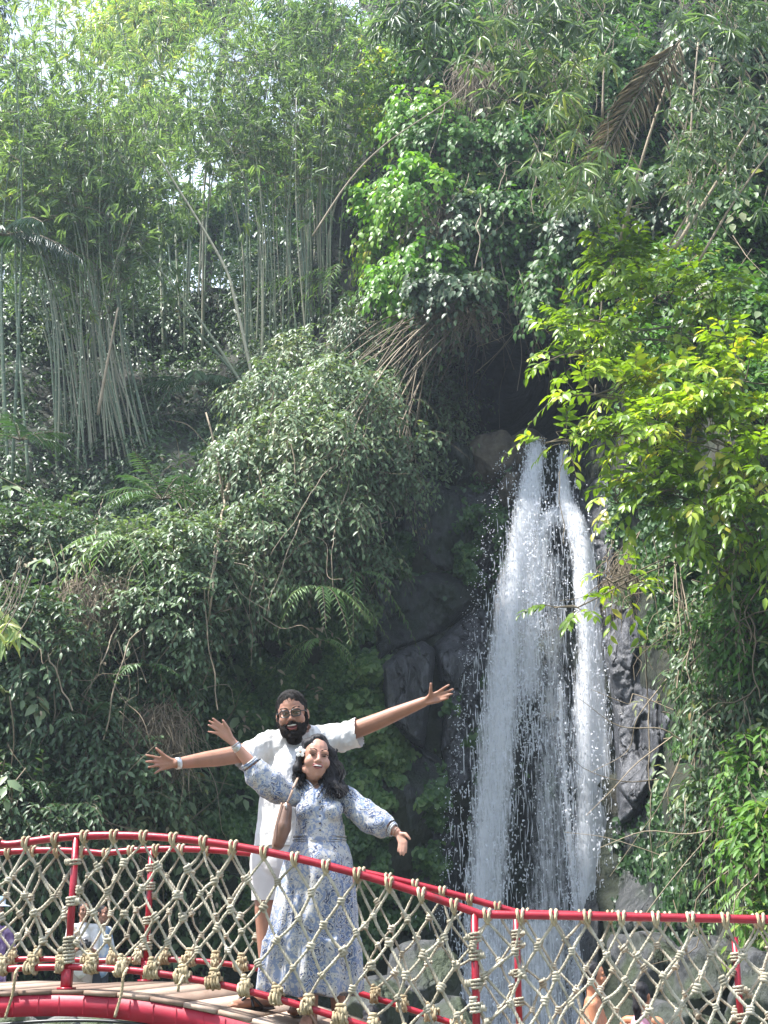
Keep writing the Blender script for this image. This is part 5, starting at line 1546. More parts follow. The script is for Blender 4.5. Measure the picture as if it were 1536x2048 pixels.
CRM, LBL, MBL, NVY = (0.46, 0.445, 0.41), (0.19, 0.235, 0.34), (0.055, 0.09, 0.20), (0.022, 0.03, 0.07)
inner = ramp(nt, [(0.0, MBL), (0.26, LBL), (0.38, CRM), (0.56, NVY), (0.66, MBL), (0.80, CRM), (0.92, LBL)], fr.outputs[0], 'EASE')
v2 = N(nt, 'ShaderNodeTexVoronoi'); v2.inputs['Scale'].default_value = 30
nt.links.new(mv.outputs['Result'], v2.inputs['Vector'])
outer = ramp(nt, [(0.0, MBL), (0.16, NVY), (0.24, CRM), (0.52, (0.40, 0.40, 0.40)), (0.70, LBL)], v2.outputs['Distance'], 'EASE')
n3 = N(nt, 'ShaderNodeTexNoise'); n3.inputs['Scale'].default_value = 6.0; n3.inputs['Detail'].default_value = 4; n3.inputs['Roughness'].default_value = 0.65
mp = N(nt, 'ShaderNodeMapping'); mp.inputs['Scale'].default_value = (1.35, 1.0, 0.62); nt.links.new(tc.outputs['Object'], mp.inputs['Vector'])
nt.links.new(mp.outputs[0], n3.inputs['Vector'])
msk = ramp(nt, [(0.46, (0, 0, 0)), (0.53, (1, 1, 1))], n3.outputs['Fac'])
cm = N(nt, 'ShaderNodeMix', data_type='RGBA')
nt.links.new(msk.outputs['Color'], cm.inputs['Factor']); nt.links.new(outer.outputs['Color'], cm.inputs['A']); nt.links.new(inner.outputs['Color'], cm.inputs['B'])
p = N(nt, 'ShaderNodeBsdfPrincipled'); p.inputs['Roughness'].default_value = 0.7; p.inputs['Specular IOR Level'].default_value = 0.25; p.inputs['Sheen Weight'].default_value = 0.15
nt.links.new(cm.outputs['Result'], p.inputs['Base Color'])
n4 = N(nt, 'ShaderNodeTexNoise'); n4.inputs['Scale'].default_value = 16; n4.inputs['Detail'].default_value = 5
nt.links.new(tc.outputs['Object'], n4.inputs['Vector'])
b = N(nt, 'ShaderNodeBump'); b.inputs['Strength'].default_value = 0.35; b.inputs['Distance'].default_value = 0.01
nt.links.new(n4.outputs['Fac'], b.inputs['Height']); nt.links.new(b.outputs[0], p.inputs['Normal'])
nt.links.new(p.outputs[0], out.inputs['Surface'])
M['paisley'] = m


def hand(mb, wrist, rw, fingers, thumb, r=0.0088, palm=0.0135):
    """fingers: (knuckle, tip) pairs; metacarpals fill the palm, each finger a bent tapering chain of its own"""
    wrist = np.asarray(wrist)
    for i, (k, t) in enumerate(fingers):
        k, t = np.asarray(k), np.asarray(t)
        w0 = wrist + (k - np.mean([f[0] for f in fingers], 0)) * 0.45
        capsule(mb, w0, palm * 1.05, k, palm * 0.86, 10)
        v = t - k
        bend = np.array([0, -0.10, 0]) * np.linalg.norm(v)
        q1, q2 = k + v * .42 + bend * .6, k + v * .74 + bend * .75
        rr = r * (0.9 if i == 3 else 1.0)
        chain(mb, [(k, rr * 1.12), (q1, rr * 1.04), (q2, rr * .95), (t, rr * .8)], 9)
    k, t = np.asarray(thumb[0]), np.asarray(thumb[1])
    chain(mb, [(wrist * .6 + k * .4, palm * 1.1), (k, r * 1.4), (k * .5 + t * .5 + np.array([0, -.004, 0]), r * 1.2), (t, r * .95)], 9)
    ks = np.array([f[0] for f in fingers])
    for a in range(len(ks) - 1):
        capsule(mb, ks[a], palm * .8, ks[a + 1], palm * .8, 9)


class Head:
    """local frame: x to the picture's right, y away from the viewer, z up; rotated and moved to the head centre"""
    def __init__(s, c, roll=0, yaw=0, pitch=0, k=1.0):
        R = Matrix.Rotation(yaw, 3, 'Z') @ Matrix.Rotation(roll, 3, 'Y') @ Matrix.Rotation(pitch, 3, 'X')
        s.R = np.array(R); s.c = np.asarray(c); s.k = k

    def __call__(s, x, y, z):
        return s.c + s.R @ (np.array([x, y, z]) * s.k)

    def e(s, mb, c, r, nu=16, nv=10):
        mb.ell(s(*c), np.array(r) * s.k, s.R, nu, nv)

    def cap(s, mb, a, ra, b, rb, n=10):
        capsule(mb, s(*a), ra * s.k, s(*b), rb * s.k, n)

    def skull(s, mb, jaw=1.0, ears=True, face=True, chin=1.0):
        s.e(mb, (0, 0, .03), (.078, .098, .102))
        s.e(mb, (0, -.036, -.045), (.063 * jaw, .066, .082))
        s.e(mb, (0, -.068 + .012 * (1 - chin), -.100 + .014 * (1 - chin)), (.034 * jaw * chin, .028, .026))
        for q in (-1, 1):
            s.e(mb, (q * .038, -.064, -.028), (.035, .034, .036))
            s.cap(mb, (q * .058 * jaw, -.01, -.06), .024, (q * .03 * chin, -.07 + .02 * (1 - chin), -.1 + .02 * (1 - chin)), .02)
            if ears:
                s.e(mb, (q * .081, .005, -.004), (.012, .021, .034))
        if face:
            s.cap(mb, (0, -.097, .012), .0085, (0, -.113, -.024), .0118)
            for q in (-1, 1):
                s.e(mb, (q * .0125, -.104, -.029), (.0085, .010, .0075))
            s.cap(mb, (-.042, -.084, .028), .014, (.042, -.084, .028), .014)

    def eyes(s, parent, squint=1.0, closed=False, brow=1.0):
        for q in (-1, 1):
            mb = MB(); s.e(mb, (q * .032, -.0885, .005), (.0135, .011, .0075 * squint), 12, 8)
            o = mb.build('eye', M['eye'] if not closed else M['iris'], parent)
            if not closed:
                mb = MB(); s.e(mb, (q * .032, -.0975, .006), (.0068, .005, .0068 * min(1, squint * 1.1)), 10, 8)
                mb.build('iris', M['iris'], o)
            mb = MB()
            P = [s(q * .032 + a * .02, -.1005 - .004 * (1 - a * a), .015 * (.75 + .25 * squint) - .006 * a * a) for a in np.linspace(-1, 1, 7)]
            mb.tube(P, .0026 * s.k * brow, n=6)
            mb.build('eyelid', M['iris'], o)
            mb = MB()
            P = [s(q * (.012 + .042 * t), -.104 + .012 * t * t, .030 + .010 * math.sin(t * 2.6)) for t in np.linspace(0, 1, 7)]
            mb.tube(P, np.linspace(.0048, .0028, 7) * s.k * brow, n=6)
            mb.build('eyebrow', M['beard'], parent)

    def mouth(s, parent, w=.03, h=.013, z=-.064, y=-.1035):
        mb = MB(); s.e(mb, (0, y, z), (w, .009, h), 18, 10)
        mo = mb.build('mouth', M['dark_red'], parent)
        mb = MB(); s.e(mb, (0, y - .0055, z + h * .38), (w * .82, .006, h * .42), 16, 8)
        mb.build('teeth', M['teeth'], mo)
        mb = MB()
        t = np.linspace(0, 2 * math.pi, 25)
        mb.tube([s(w * 1.03 * math.cos(a), y - .005 + .012 * (math.cos(a)) ** 2, z + h * 1.08 * math.sin(a) + .008 * math.cos(a) ** 2) for a in t], .0038 * s.k, n=7, caps=False)
        mb.build('lips', M['lip'], mo)


def deck_z(P):
    s = float((np.asarray(P) - B0) @ AX)
    return CAMZ + float(z_deck(s)) + 0.001


def wrinkle(amp, f=9.0, st=(1, 1, .45), o=0.0):
    def d(V):
        Q = V * np.array(st) * f + o
        return np.array([amp * (mnoise.fractal(Vector(q), 1.0, 2.0, 3)) for q in Q])
    return d


def wristband(name, a, b, t, r, w, mat, parent):
    a, b = np.asarray(a), np.asarray(b)
    c = a + (b - a) * t; d = nrm(b - a)
    mb = MB(); mb.tube([c - d * w, c - d * w * .9, c + d * w * .9, c + d * w], [r * .95, r, r, r * .95], n=16)
    return mb.build(name, mat, parent)


# ------------------------------------------------------------------ the man
YM = 8.28
A = lambda px, py, dy=0.0: at(px, py, YM + dy)
man = empty('person', np.array([*A(545, 1990)[:2], deck_z(A(545, 1990))]), 'bearded man in glasses, white t-shirt and white shorts, arms flung wide on the footbridge', 'person')
mb = MB()
hm = Head(A(585, 1431, -.10), roll=math.radians(-8), yaw=math.radians(-3), pitch=math.radians(6), k=1.10)
hm.skull(mb, 1.04)
capsule(mb, hm(0, .015, -.07), .062, A(595, 1492, .0), .068)
sl, sr = A(528, 1492, -.02), A(664, 1472, .0)
chain(mb, [(A(595, 1500), .09), (A(592, 1550), .155), (A(580, 1640), .165), (A(572, 1705), .16)], 20)
capsule(mb, sl, .055, sr, .055)
el, wl = A(434, 1516, -.12), A(353, 1527, -.24)
chain(mb, [(sl, .058), (A(478, 1508, -.06), .056), (el, .052), (A(410, 1519, -.16), .047), (wl, .031)])
er, wr_ = A(762, 1440, -.10), A(847, 1404, -.2)
chain(mb, [(sr, .058), (A(716, 1458, -.04), .055), (er, .05), (A(785, 1430, -.13), .046), (wr_, .031)])
B_ = lambda px, py, dy: at(px, py, YM + dy)
hand(mb, B_(349, 1526, -.25), .03, [(B_(322, 1517, -.27), B_(293, 1510.5, -.3)), (B_(319, 1523.5, -.27), B_(292, 1523.5, -.31)), (B_(319.5, 1530.5, -.27), B_(297, 1534.5, -.31)), (B_(323, 1537.5, -.265), B_(309, 1547.5, -.3))], (B_(329, 1512, -.27), B_(312.5, 1497, -.29)))
hand(mb, B_(850, 1403, -.21), .03, [(B_(875, 1385, -.25), B_(898, 1370, -.29)), (B_(879, 1390, -.25), B_(906, 1378.5, -.29)), (B_(880, 1396, -.25), B_(904, 1388, -.29)), (B_(877, 1402, -.25), B_(896, 1396.5, -.28))], (B_(861, 1389, -.24), B_(862, 1367, -.27)))
# legs and feet
fl = A(528, 2008, -.13); fl[2] = deck_z(fl); fr_ = A(600, 2008, .08); fr_[2] = deck_z(fr_)
kl, kr = A(531, 1818, -.05), A(603, 1818, .03)
for hip, kn, ft, toe in ((A(540, 1715), kl, fl, np.array([-.16, -.13, 0])), (A(610, 1715), kr, fr_, np.array([-.02, -.2, 0]))):
    an = ft + np.array([.02, .05, .10])
    chain(mb, [(hip, .098), (kn, .064), (kn * .6 + an * .4 + np.array([0, .012, 0]), .058), (an, .036)])
    heel = ft + np.array([.03, .06, .045]); to = ft + toe + np.array([0, 0, .032])
    chain(mb, [(an, .036), (heel, .036), (ft + toe * .45 + np.array([0, 0, .045]), .038), (to, .027)])
    for k in range(5):
        side = nrm(np.cross(toe, [0, 0, 1])); q = to + side * (k - 2) * .015
        capsule(mb, q, .012, q + nrm(toe) * (.032 - .004 * k), .010, 8)
body = blob(mb, 'body', M['skin_m'], man, 0.0052, 3)
hm.eyes(body, .55, False, .8)
hm.mouth(body, .031, .0145, -.063, -.101)
# beard, moustache, hair
mb = MB()
for q in (-1, 1):
    for a, b in (((q * .073, -.012, .0), (q * .069, -.025, -.05)), ((q * .069, -.025, -.05), (q * .05, -.062, -.098)), ((q * .05, -.062, -.098), (0, -.082, -.125))):
        hm.cap(mb, a, .013, b, .018)
    hm.cap(mb, (q * .004, -.112, -.044), .0085, (q * .036, -.096, -.056), .0085)
    hm.cap(mb, (q * .040, -.092, -.058), .012, (q * .036, -.092, -.09), .015)
    hm.cap(mb, (q * .056, -.072, -.062), .014, (q * .045, -.08, -.1), .018)
hm.e(mb, (0, -.09, -.112), (.044, .026, .026)); hm.e(mb, (0, -.062, -.132), (.045, .036, .03))
brd = blob(mb, 'beard', M['beard'], body, 0.0042, 2, disp=wrinkle(.004, 60, (1, 1, 1)))
bv = np.empty(len(brd.data.vertices) * 3, np.float32); brd.data.vertices.foreach_get('co', bv); bv = bv.reshape(-1, 3)
mb = MB()
for p in bv[RNG.integers(0, len(bv), 2600)]:
    d = nrm(p - hm(0, -.02, -.05)) * .5 + np.array([random.gauss(0, .35), -.3, -.55 + random.gauss(0, .35)])
    mb.tube([p - nrm(d) * .003, p + nrm(d) * random.uniform(.003, .008)], [.0015, .0007], n=3, caps=False)
mb.build('beard_hairs', M['beard'], brd)
mb = MB()
hm.e(mb, (0, .009, .058), (.083, .0945, .0865), 24, 16)
for q in (-1, 1):
    hm.cap(mb, (q * .073, -.02, .03), .011, (q * .077, -.012, -.012), .008)
hm.e(mb, (0, .05, -.02), (.07, .06, .06))
hm_hair = blob(mb, 'hair', M['crop'], body, 0.0042, 2, disp=wrinkle(.0015, 55, (1, 1, 1)))
mb = MB()
for _ in range(5200):                                        # short cropped hairs, thinning out at the hairline and the temples
    v = nrm(RNG.normal(0, 1, 3))
    p = np.array([v[0] * .0835, .004 + v[1] * .098, .044 + v[2] * .094])
    line = .062 if p[1] < -.04 else np.interp(p[1], [-.04, .0, .06], [.05, -.01, -.06])
    if p[2] < line + random.gauss(.014, .004): continue
    d = nrm(v + np.array([random.gauss(0, .4), .3, random.gauss(.1, .4)]))
    mb.tube([hm(*p), hm(*(p + d * random.uniform(.003, .007)))], [.0014, .0007], n=3, caps=False, tint=random.random())
mb.build('hair_strands', M['crop'], hm_hair)
# glasses
gl = empty('glasses', hm(0, -.11, .01)); gl.parent = man; gl.matrix_parent_inverse = Matrix.Translation(man.location).inverted()
mbf = MB()
for q in (-1, 1):
    t = np.linspace(0, 2 * math.pi, 33)
    P = [hm(q * .031 + .0255 * np.sign(math.cos(a)) * abs(math.cos(a)) ** .6, -.1135 + .007 * (math.cos(a) * q > 0) * abs(math.cos(a)), .006 + .0185 * np.sign(math.sin(a)) * abs(math.sin(a)) ** .6) for a in t]
    mbf.tube(P, .0036, n=7, caps=False)
    mbl = MB(); mbl.add(np.array([*P[:-1], hm(q * .031, -.112, .006)]), [[i, (i + 1) % 32, 32] for i in range(32)])
    mbl.build('lens', M['lens'], gl)
    mbf.tube([hm(q * .0565, -.108, .012), hm(q * .078, -.085, .014), hm(q * .083, -.01, .010)], .003, n=6)
mbf.tube([hm(-.0065, -.1145, .011), hm(0, -.117, .014), hm(.0065, -.1145, .011)], .003, n=6)
mbf.build('frame', M['black'], gl)
# t-shirt
mb = MB()
chain(mb, [(A(595, 1496, .01), .10), (A(593, 1545), .182), (A(582, 1620), .188), (A(570, 1690), .19), (A(566, 1730), .19)], 24)
capsule(mb, A(538, 1493, 0), .102, A(652, 1478, 0), .102); capsule(mb, A(570, 1478, .02), .075, A(620, 1472, .02), .075)
sel, ser = A(478, 1512, -.06), A(716, 1458, -.04)
chain(mb, [(A(540, 1495), .094), (A(505, 1510, -.03), .088), (A(470, 1521, -.07), .082)], 18)
chain(mb, [(A(655, 1477), .094), (A(690, 1474, -.02), .088), (A(726, 1464, -.05), .086)], 18)
hem = A(566, 1693)
dl, dr_ = nrm(A(470, 1521, -.07) - A(505, 1510, -.03)), nrm(A(726, 1464, -.05) - A(690, 1474, -.02))
blob(mb, 't_shirt', M['tee'], man, 0.0075, 5, disp=lambda V: wrinkle(.020, 6.0, (1.6, 1, .5))(V) + wrinkle(.010, 13.0, (1.8, 1, .6), 4)(V), cuts=[(A(476, 1519, -.065), dl + np.array([.1, 0, -.25]), .2), (A(717, 1463, -.045), dr_ + np.array([0, 0, -.05]), .2), (hem, (0, 0, -1), .5), (A(596, 1463, -.03), (0, -.25, 1), .085)])
mb = MB()
t = np.linspace(0, 2 * math.pi, 33)
cn = A(594, 1479, -.015)
mb.tube([cn + np.array([.083 * math.cos(a), .085 * math.sin(a), .012 * math.cos(a) - (0.045 * max(0, -math.sin(a)))]) for a in t], .007, n=8, caps=False)
mb.build('collar', M['tee'], man)
# shorts
mb = MB()
chain(mb, [(A(566, 1690), .172), (A(568, 1720), .18)], 22)
chain(mb, [(A(540, 1715), .12), (A(538, 1770, -.03), .108), (A(537, 1815, -.04), .104)], 18)
chain(mb, [(A(608, 1715), .12), (A(606, 1770, 0), .108), (A(605, 1815, .02), .104)], 18)
blob(mb, 'shorts', M['shorts'], man, 0.0075, 4, disp=wrinkle(.008, 8, (1.5, 1, .6), 5), cuts=[(A(570, 1800, -.02), (0, 0, -1), .4)])
wristband('wristwatch', el, wl, .96, .036, .014, M['steel'], man)
# sandals
for ft, toe in ((fl, np.array([-.16, -.13, 0])), (fr_, np.array([-.02, -.2, 0]))):
    d = nrm(toe); sd_ = nrm(np.cross(d, [0, 0, 1]))
    mb = MB()
    c = ft + toe * .42 + np.array([.012, .02, .012])
    mb.ell(c, (.15, .055, .014), np.stack([d, sd_, [0, 0, 1]], 1), 22, 8)
    o = mb.build('sandal', M['black'], man)
    mb = MB()
    for u in (-1, 1):
        mb.tube(catmull([ft + toe * .95 + np.array([0, 0, .02]), ft + toe * .6 + sd_ * u * .03 + np.array([0, 0, .082]), ft + toe * .25 + sd_ * u * .052 + np.array([.01, .01, .02])], .01), .0085, n=7)
    mb.tube(catmull([ft + toe * .5 + sd_ * .05 + np.array([0, 0, .02]), ft + toe * .5 + np.array([0, 0, .09]), ft + toe * .5 - sd_ * .05 + np.array([0, 0, .02])], .01), .009, n=7)
    mb.build('strap', M['black'], o)

# ------------------------------------------------------------------ the woman
YF = 7.93
W_ = lambda px, py, dy=0.0: at(px, py, YF + dy)
wz = deck_z(W_(645, 2040))
wom = empty('person', np.array([*W_(645, 2040)[:2], wz]), 'laughing woman with long black hair in a blue and cream paisley maxi dress', 'person')
mb = MB()
hw = Head(W_(631, 1519, -.03), roll=math.radians(5), yaw=math.radians(13), pitch=math.radians(-4), k=1.03)
hw.skull(mb, .98, True, chin=.6)
capsule(mb, hw(0, .02, -.07), .05, W_(634, 1578, .02), .055)
chain(mb, [(W_(636, 1595), .08), (W_(638, 1640), .115), (W_(638, 1690), .12), (W_(634, 1740), .15)], 18)
s1, s2 = W_(585, 1585), W_(692, 1592)
capsule(mb, s1, .055, s2, .055)
e1, w1 = W_(517, 1556, -.10), W_(470, 1489, -.16)
chain(mb, [(s1, .052), (e1, .043), (W_(498, 1524, -.13), .038), (w1, .0245)])
e2, w2 = W_(748, 1640, -.06), W_(793, 1664, -.12)
chain(mb, [(s2, .052), (e2, .042), (w2, .025)])
hand(mb, W_(467, 1485, -.165), .024, [(W_(443, 1451, -.2), W_(426, 1437, -.23)), (W_(439, 1455, -.2), W_(419, 1442, -.23)), (W_(437, 1461, -.2), W_(417, 1450, -.23)), (W_(437, 1468, -.195), W_(417, 1463, -.22))], (W_(457, 1458, -.19), W_(446, 1441, -.21)), r=.0078, palm=.0118)
hand(mb, W_(796, 1668, -.125), .024, [(W_(812, 1684, -.15), W_(812, 1705, -.16)), (W_(808, 1687, -.155), W_(807, 1711, -.17)), (W_(803, 1687, -.155), W_(801, 1710, -.17)), (W_(799, 1684, -.15), W_(796, 1703, -.165))], (W_(811, 1668, -.15), W_(820, 1678, -.165)), r=.0078, palm=.0118)
for hx, fx, dy in ((612, 622, -.02), (668, 676, .05)):
    ft = W_(fx, 2050, dy); ft[2] = deck_z(ft)
    an = ft + np.array([0, .04, .09]); kn = W_(hx + 5, 1890, dy)
    chain(mb, [(W_(hx + 8, 1760), .095), (kn, .058), (kn * .55 + an * .45 + np.array([0, .015, 0]), .053), (an, .034)])
    chain(mb, [(an, .034), (ft + np.array([0, .06, .04]), .032), (ft + np.array([-.02, -.06, .04]), .034), (ft + np.array([-.03, -.13, .028]), .025)])
    for k in range(5):
        q = ft + np.array([-.055 + .013 * k, -.135, .022]); capsule(mb, q, .010, q + np.array([-.004, -.028, -.003]), .009, 8)
bodyw = blob(mb, 'body', M['skin_w'], wom, 0.005, 3)
hw.eyes(bodyw, .42, True, .6)
hw.mouth(bodyw, .026, .0095, -.058, -.0985)
for fx, dy in ((622, -.02), (676, .05)):
    ft = W_(fx, 2050, dy); ft[2] = deck_z(ft)
    mb = MB(); mb.ell(ft + np.array([-.01, -.03, .008]), (.05, .135, .012), None, 18, 8); o = mb.build('sandal', M['strap'], wom)
    mb = MB(); mb.tube(catmull([ft + np.array([-.06, -.06, .015]), ft + np.array([-.015, -.075, .085]), ft + np.array([.035, -.06, .015])], .01), .01, n=7); mb.build('strap', M['strap'], o)
# hair
mb = MB()
hw.e(mb, (0, .022, .052), (.09, .10, .096), 24, 16)
hw.cap(mb, (-.03, -.05, .108), .02, (-.084, -.02, .035), .022); hw.cap(mb, (-.084, -.02, .035), .022, (-.095, .0, -.06), .026)
hw.cap(mb, (.0, -.055, .113), .02, (.076, -.035, .055), .024); hw.cap(mb, (.076, -.035, .055), .024, (.097, -.015, -.05), .032)
def hp(px, py, dy): return W_(px, py, dy)
chain(mb, [(hp(606, 1520, .02), .045), (hp(600, 1548, .02), .046), (hp(598, 1570, -.02), .03)])
chain(mb, [(hp(612, 1535, .03), .05), (hp(612, 1560, .04), .045)])
chain(mb, [(hp(655, 1512, .0), .05), (hp(664, 1545, -.02), .062), (hp(668, 1572, -.06), .058), (hp(680, 1584, -.08), .04)])
chain(mb, [(hp(650, 1540, .04), .06), (hp(652, 1570, -.02), .055), (hp(655, 1582, -.07), .035)])
chain(mb, [(hp(668, 1555, -.03), .05), (hp(684, 1576, -.07), .038)])
def wav(V):
    return np.array([.006 * math.sin(q[2] * 70 + q[0] * 30) + .004 * mnoise.noise(Vector((q[0] * 90, q[1] * 60, q[2] * 14))) for q in V])
hair = blob(mb, 'hair', M['hair'], bodyw, 0.0052, 3, disp=wav)
mb = MB()
for _ in range(150):                                         # loose strands and waves
    left = random.random() < .3
    if left: a, b, c = hp(random.gauss(604, 6), 1505, -.02), hp(random.gauss(597, 6), 1545, -.04), hp(random.gauss(600, 8), random.uniform(1568, 1582), -.07)
    else: a, b, c = hp(random.gauss(654, 8), 1500, -.04), hp(random.gauss(664, 10), 1545, -.08), hp(random.gauss(670, 14), random.uniform(1576, 1598), -.13)
    P = catmull([a, b, c], .012); tt = np.linspace(0, 1, len(P))
    P = P + np.stack([np.sin(tt * 11 + random.random() * 6) * .006, np.cos(tt * 9) * .004, 0 * tt], -1) + np.clip(RNG.normal(0, .005, 3), -.008, .008)
    mb.tube(P, np.linspace(.0045, .0018, len(P)), n=5, caps=False)
mb.build('hair_strands', M['hair'], hair)
# flower behind the ear
fc = W_(601, 1504, -.10)
mb = MB()
for k in range(5):
    a = k * 2 * math.pi / 5 + .3
    mb.ell(fc + np.array([math.cos(a) * .017, -.004, math.sin(a) * .017]), (.015, .005, .0115), np.array(Matrix.Rotation(-a, 3, 'Y')), 12, 6)
fo = mb.build('hair_flower', M['petal'], wom)
mb = MB(); mb.ell(fc + np.array([0, -.009, 0]), (.006, .004, .006), None, 8, 6); mb.build('flower_centre', M['strap'], fo)
# dress: bodice, puffed sleeves and tiered skirt welded into one cloth
mb = MB()
chain(mb, [(W_(636, 1583, .03), .075), (W_(637, 1604), .125), (W_(638, 1640), .135), (W_(639, 1680), .135)], 24)
capsule(mb, W_(592, 1588), .07, W_(688, 1593), .07)
for q in (-1, 1):
    mb.ell(W_(638 + q * 24, 1622, -.085), (.068, .06, .065), None)
chain(mb, [(W_(590, 1590), .072), (W_(560, 1580, -.04), .078), (W_(535, 1566, -.08), .088), (W_(518, 1552, -.10), .080), (W_(503, 1530, -.12), .056)], 18)
chain(mb, [(W_(690, 1596), .07), (W_(715, 1616, -.02), .076), (W_(742, 1638, -.05), .082), (W_(764, 1650, -.08), .078), (W_(779, 1656, -.10), .055)], 18)
rows = np.array([(1650, 639, 50, .78), (1682, 639, 52, .8), (1692, 638, 60, .82), (1715, 636, 68, .85), (1760, 632, 77, .85), (1820, 628, 84, .85), (1870, 624, 89, .85), (1880, 623, 95, .86), (1930, 620, 98, .86), (1975, 618, 101, .87), (1988, 617, 101, .87)], float)
yy = np.linspace(1650, 1988, 70); nth = 144
th_ = np.arange(nth) * 2 * math.pi / nth
ring = []
for y in yy:
    c, hwid, dr = (np.interp(y, rows[:, 0], rows[:, k]) for k in (1, 2, 3))
    r = hwid / PXM(YF)
    f = np.clip((y - 1690) / 300, 0, 1)
    rr = r * (1 + (.012 + .05 * f) * np.cos(13 * th_ + 1.2 * np.sin(th_ * 3) + (0.8 if y > 1880 else 0)) + .025 * f * np.cos(23 * th_ + 2 * np.sin(2 * th_)) + .03 * f * np.cos(5 * th_ + 1))
    cc = W_(c, y)
    wob = .012 * np.cos(9 * th_) * (1 if y > 1980 else 0)
    ring.append(np.stack([cc[0] + rr * np.cos(th_), cc[1] + .03 * f + rr * dr * np.sin(th_), cc[2] + wob], -1))
V = np.vstack(ring); i = np.arange(len(yy) - 1)[:, None] * nth; j = np.arange(nth)[None]; k = (j + 1) % nth
base = mb.n
mb.add(V, np.stack([i + j, i + nth + j, i + nth + k, i + k], -1).reshape(-1, 4))
mb.add([ring[0].mean(0), ring[-1].mean(0)], np.zeros((0, 3), int))
j = np.arange(nth); k = (j + 1) % nth
mb.extra(np.stack([np.full(nth, len(V)), j, k], -1), base)
mb.extra(np.stack([np.full(nth, len(V) + 1), len(V) - nth + k, len(V) - nth + j], -1), base)
wd = wrinkle(.012, 9, (1.3, 1, .8), 3)
def dressd(V):
    d = wd(V); zb = W_(640, 1690)[2]
    return d * np.clip((V[:, 2] - zb) / .08 + .25, .25, 1)
dress = blob(mb, 'dress', M['paisley'], wom, 0.0062, 2, disp=dressd, cuts=[(W_(503, 1531, -.12), nrm(W_(490, 1512, -.14) - W_(505, 1533, -.12)), .1), (W_(781, 1657, -.10), nrm(W_(793, 1662, -.12) - W_(779, 1656, -.10)), .1), (W_(634, 1561, -.03), (0, -.75, 1), .09)])
mb = MB()
for (c, d, r) in ((W_(500, 1527, -.125), nrm(w1 - e1), .047), (W_(783, 1658, -.105), nrm(w2 - e2), .038)):
    mb.tube(helix(c, d, r, 1.0, 0, n=24), .007, n=8, caps=False)
    mb.tube(helix(c + d * .011, d, r * .96, 1.0, 0, n=24), .006, n=8, caps=False)
mb.build('cuff', M['paisley'], dress)
mb = MB()
for (x, y) in ((629, 1566), (640, 1566)):
    sx = -1 if x < 634 else 1
    P = [W_(634 + sx * 4, 1588, -.105), W_(634 + sx * 8, 1574, -.085), W_(634 + sx * 17, 1563, -.05), W_(634 + sx * 22, 1559, .02)]
    mb.tube(catmull(P, .01), .011, n=8, flat=(1, .5))
mb.build('collar', M['paisley'], dress)
mb = MB()
for y in (1604, 1618, 1632, 1646, 1660):
    mb.ell(W_(640, y, -.155 if y < 1640 else -.14), (.006, .004, .006), None, 10, 6)
mb.build('buttons', M['black'], dress)
mb = MB()
t = th_
for dz in (0.0, .012, .03):
    mb.tube([W_(639, 1684) + np.array([.15 * math.cos(a), .125 * math.sin(a), dz]) for a in np.linspace(0, 2 * math.pi, 49)], .005, n=6, caps=False)
mb.build('waistband', M['paisley'], dress)
wristband('wristwatch', e1, w1, .90, .029, .016, M['steel'], wom)
wristband('bracelet', e1, w1, 1.0, .027, .004, M['steel'], wom)
wristband('bracelet', e2, w2, .97, .028, .003, M['strap'], wom)

# ---- shoulder bag
bg_ = empty('handbag', W_(563, 1650, -.10), 'small brown leather half moon bag hanging at the hip of the woman in paisley', 'handbag')
mb = MB()
cA, cB, cC = W_(572, 1618, -.11), W_(566, 1655, -.13), W_(556, 1688, -.13)
chain(mb, [(cA, .036), (cB, .046), (cC, .036)], 20, (1.0, 1.55))
blob(mb, 'pouch', M['leather'], bg_, .005, 3)
mb = MB()
mb.tube(catmull([cA + np.array([-.022, -.05, .03]), cB + np.array([-.038, -.058, .0]), cC + np.array([-.026, -.052, -.03])], .01), .004, n=6)
mb.build('zip', M['strap'], bg_)
mb = MB(); mb.box(cA + np.array([.004, -.058, .01]), (.010, .006, .034)); mb.build('zip_pull', M['steel'], bg_, smooth=False)
mb = MB()
mb.tube(catmull([cA + np.array([.005, -.02, .03]), W_(580, 1594, -.13), W_(588, 1572, -.12), W_(596, 1556, -.06), W_(603, 1546, .04)], .012), .0065, n=8, flat=(1, .45))
mb.build('strap', M['strap'], bg_)


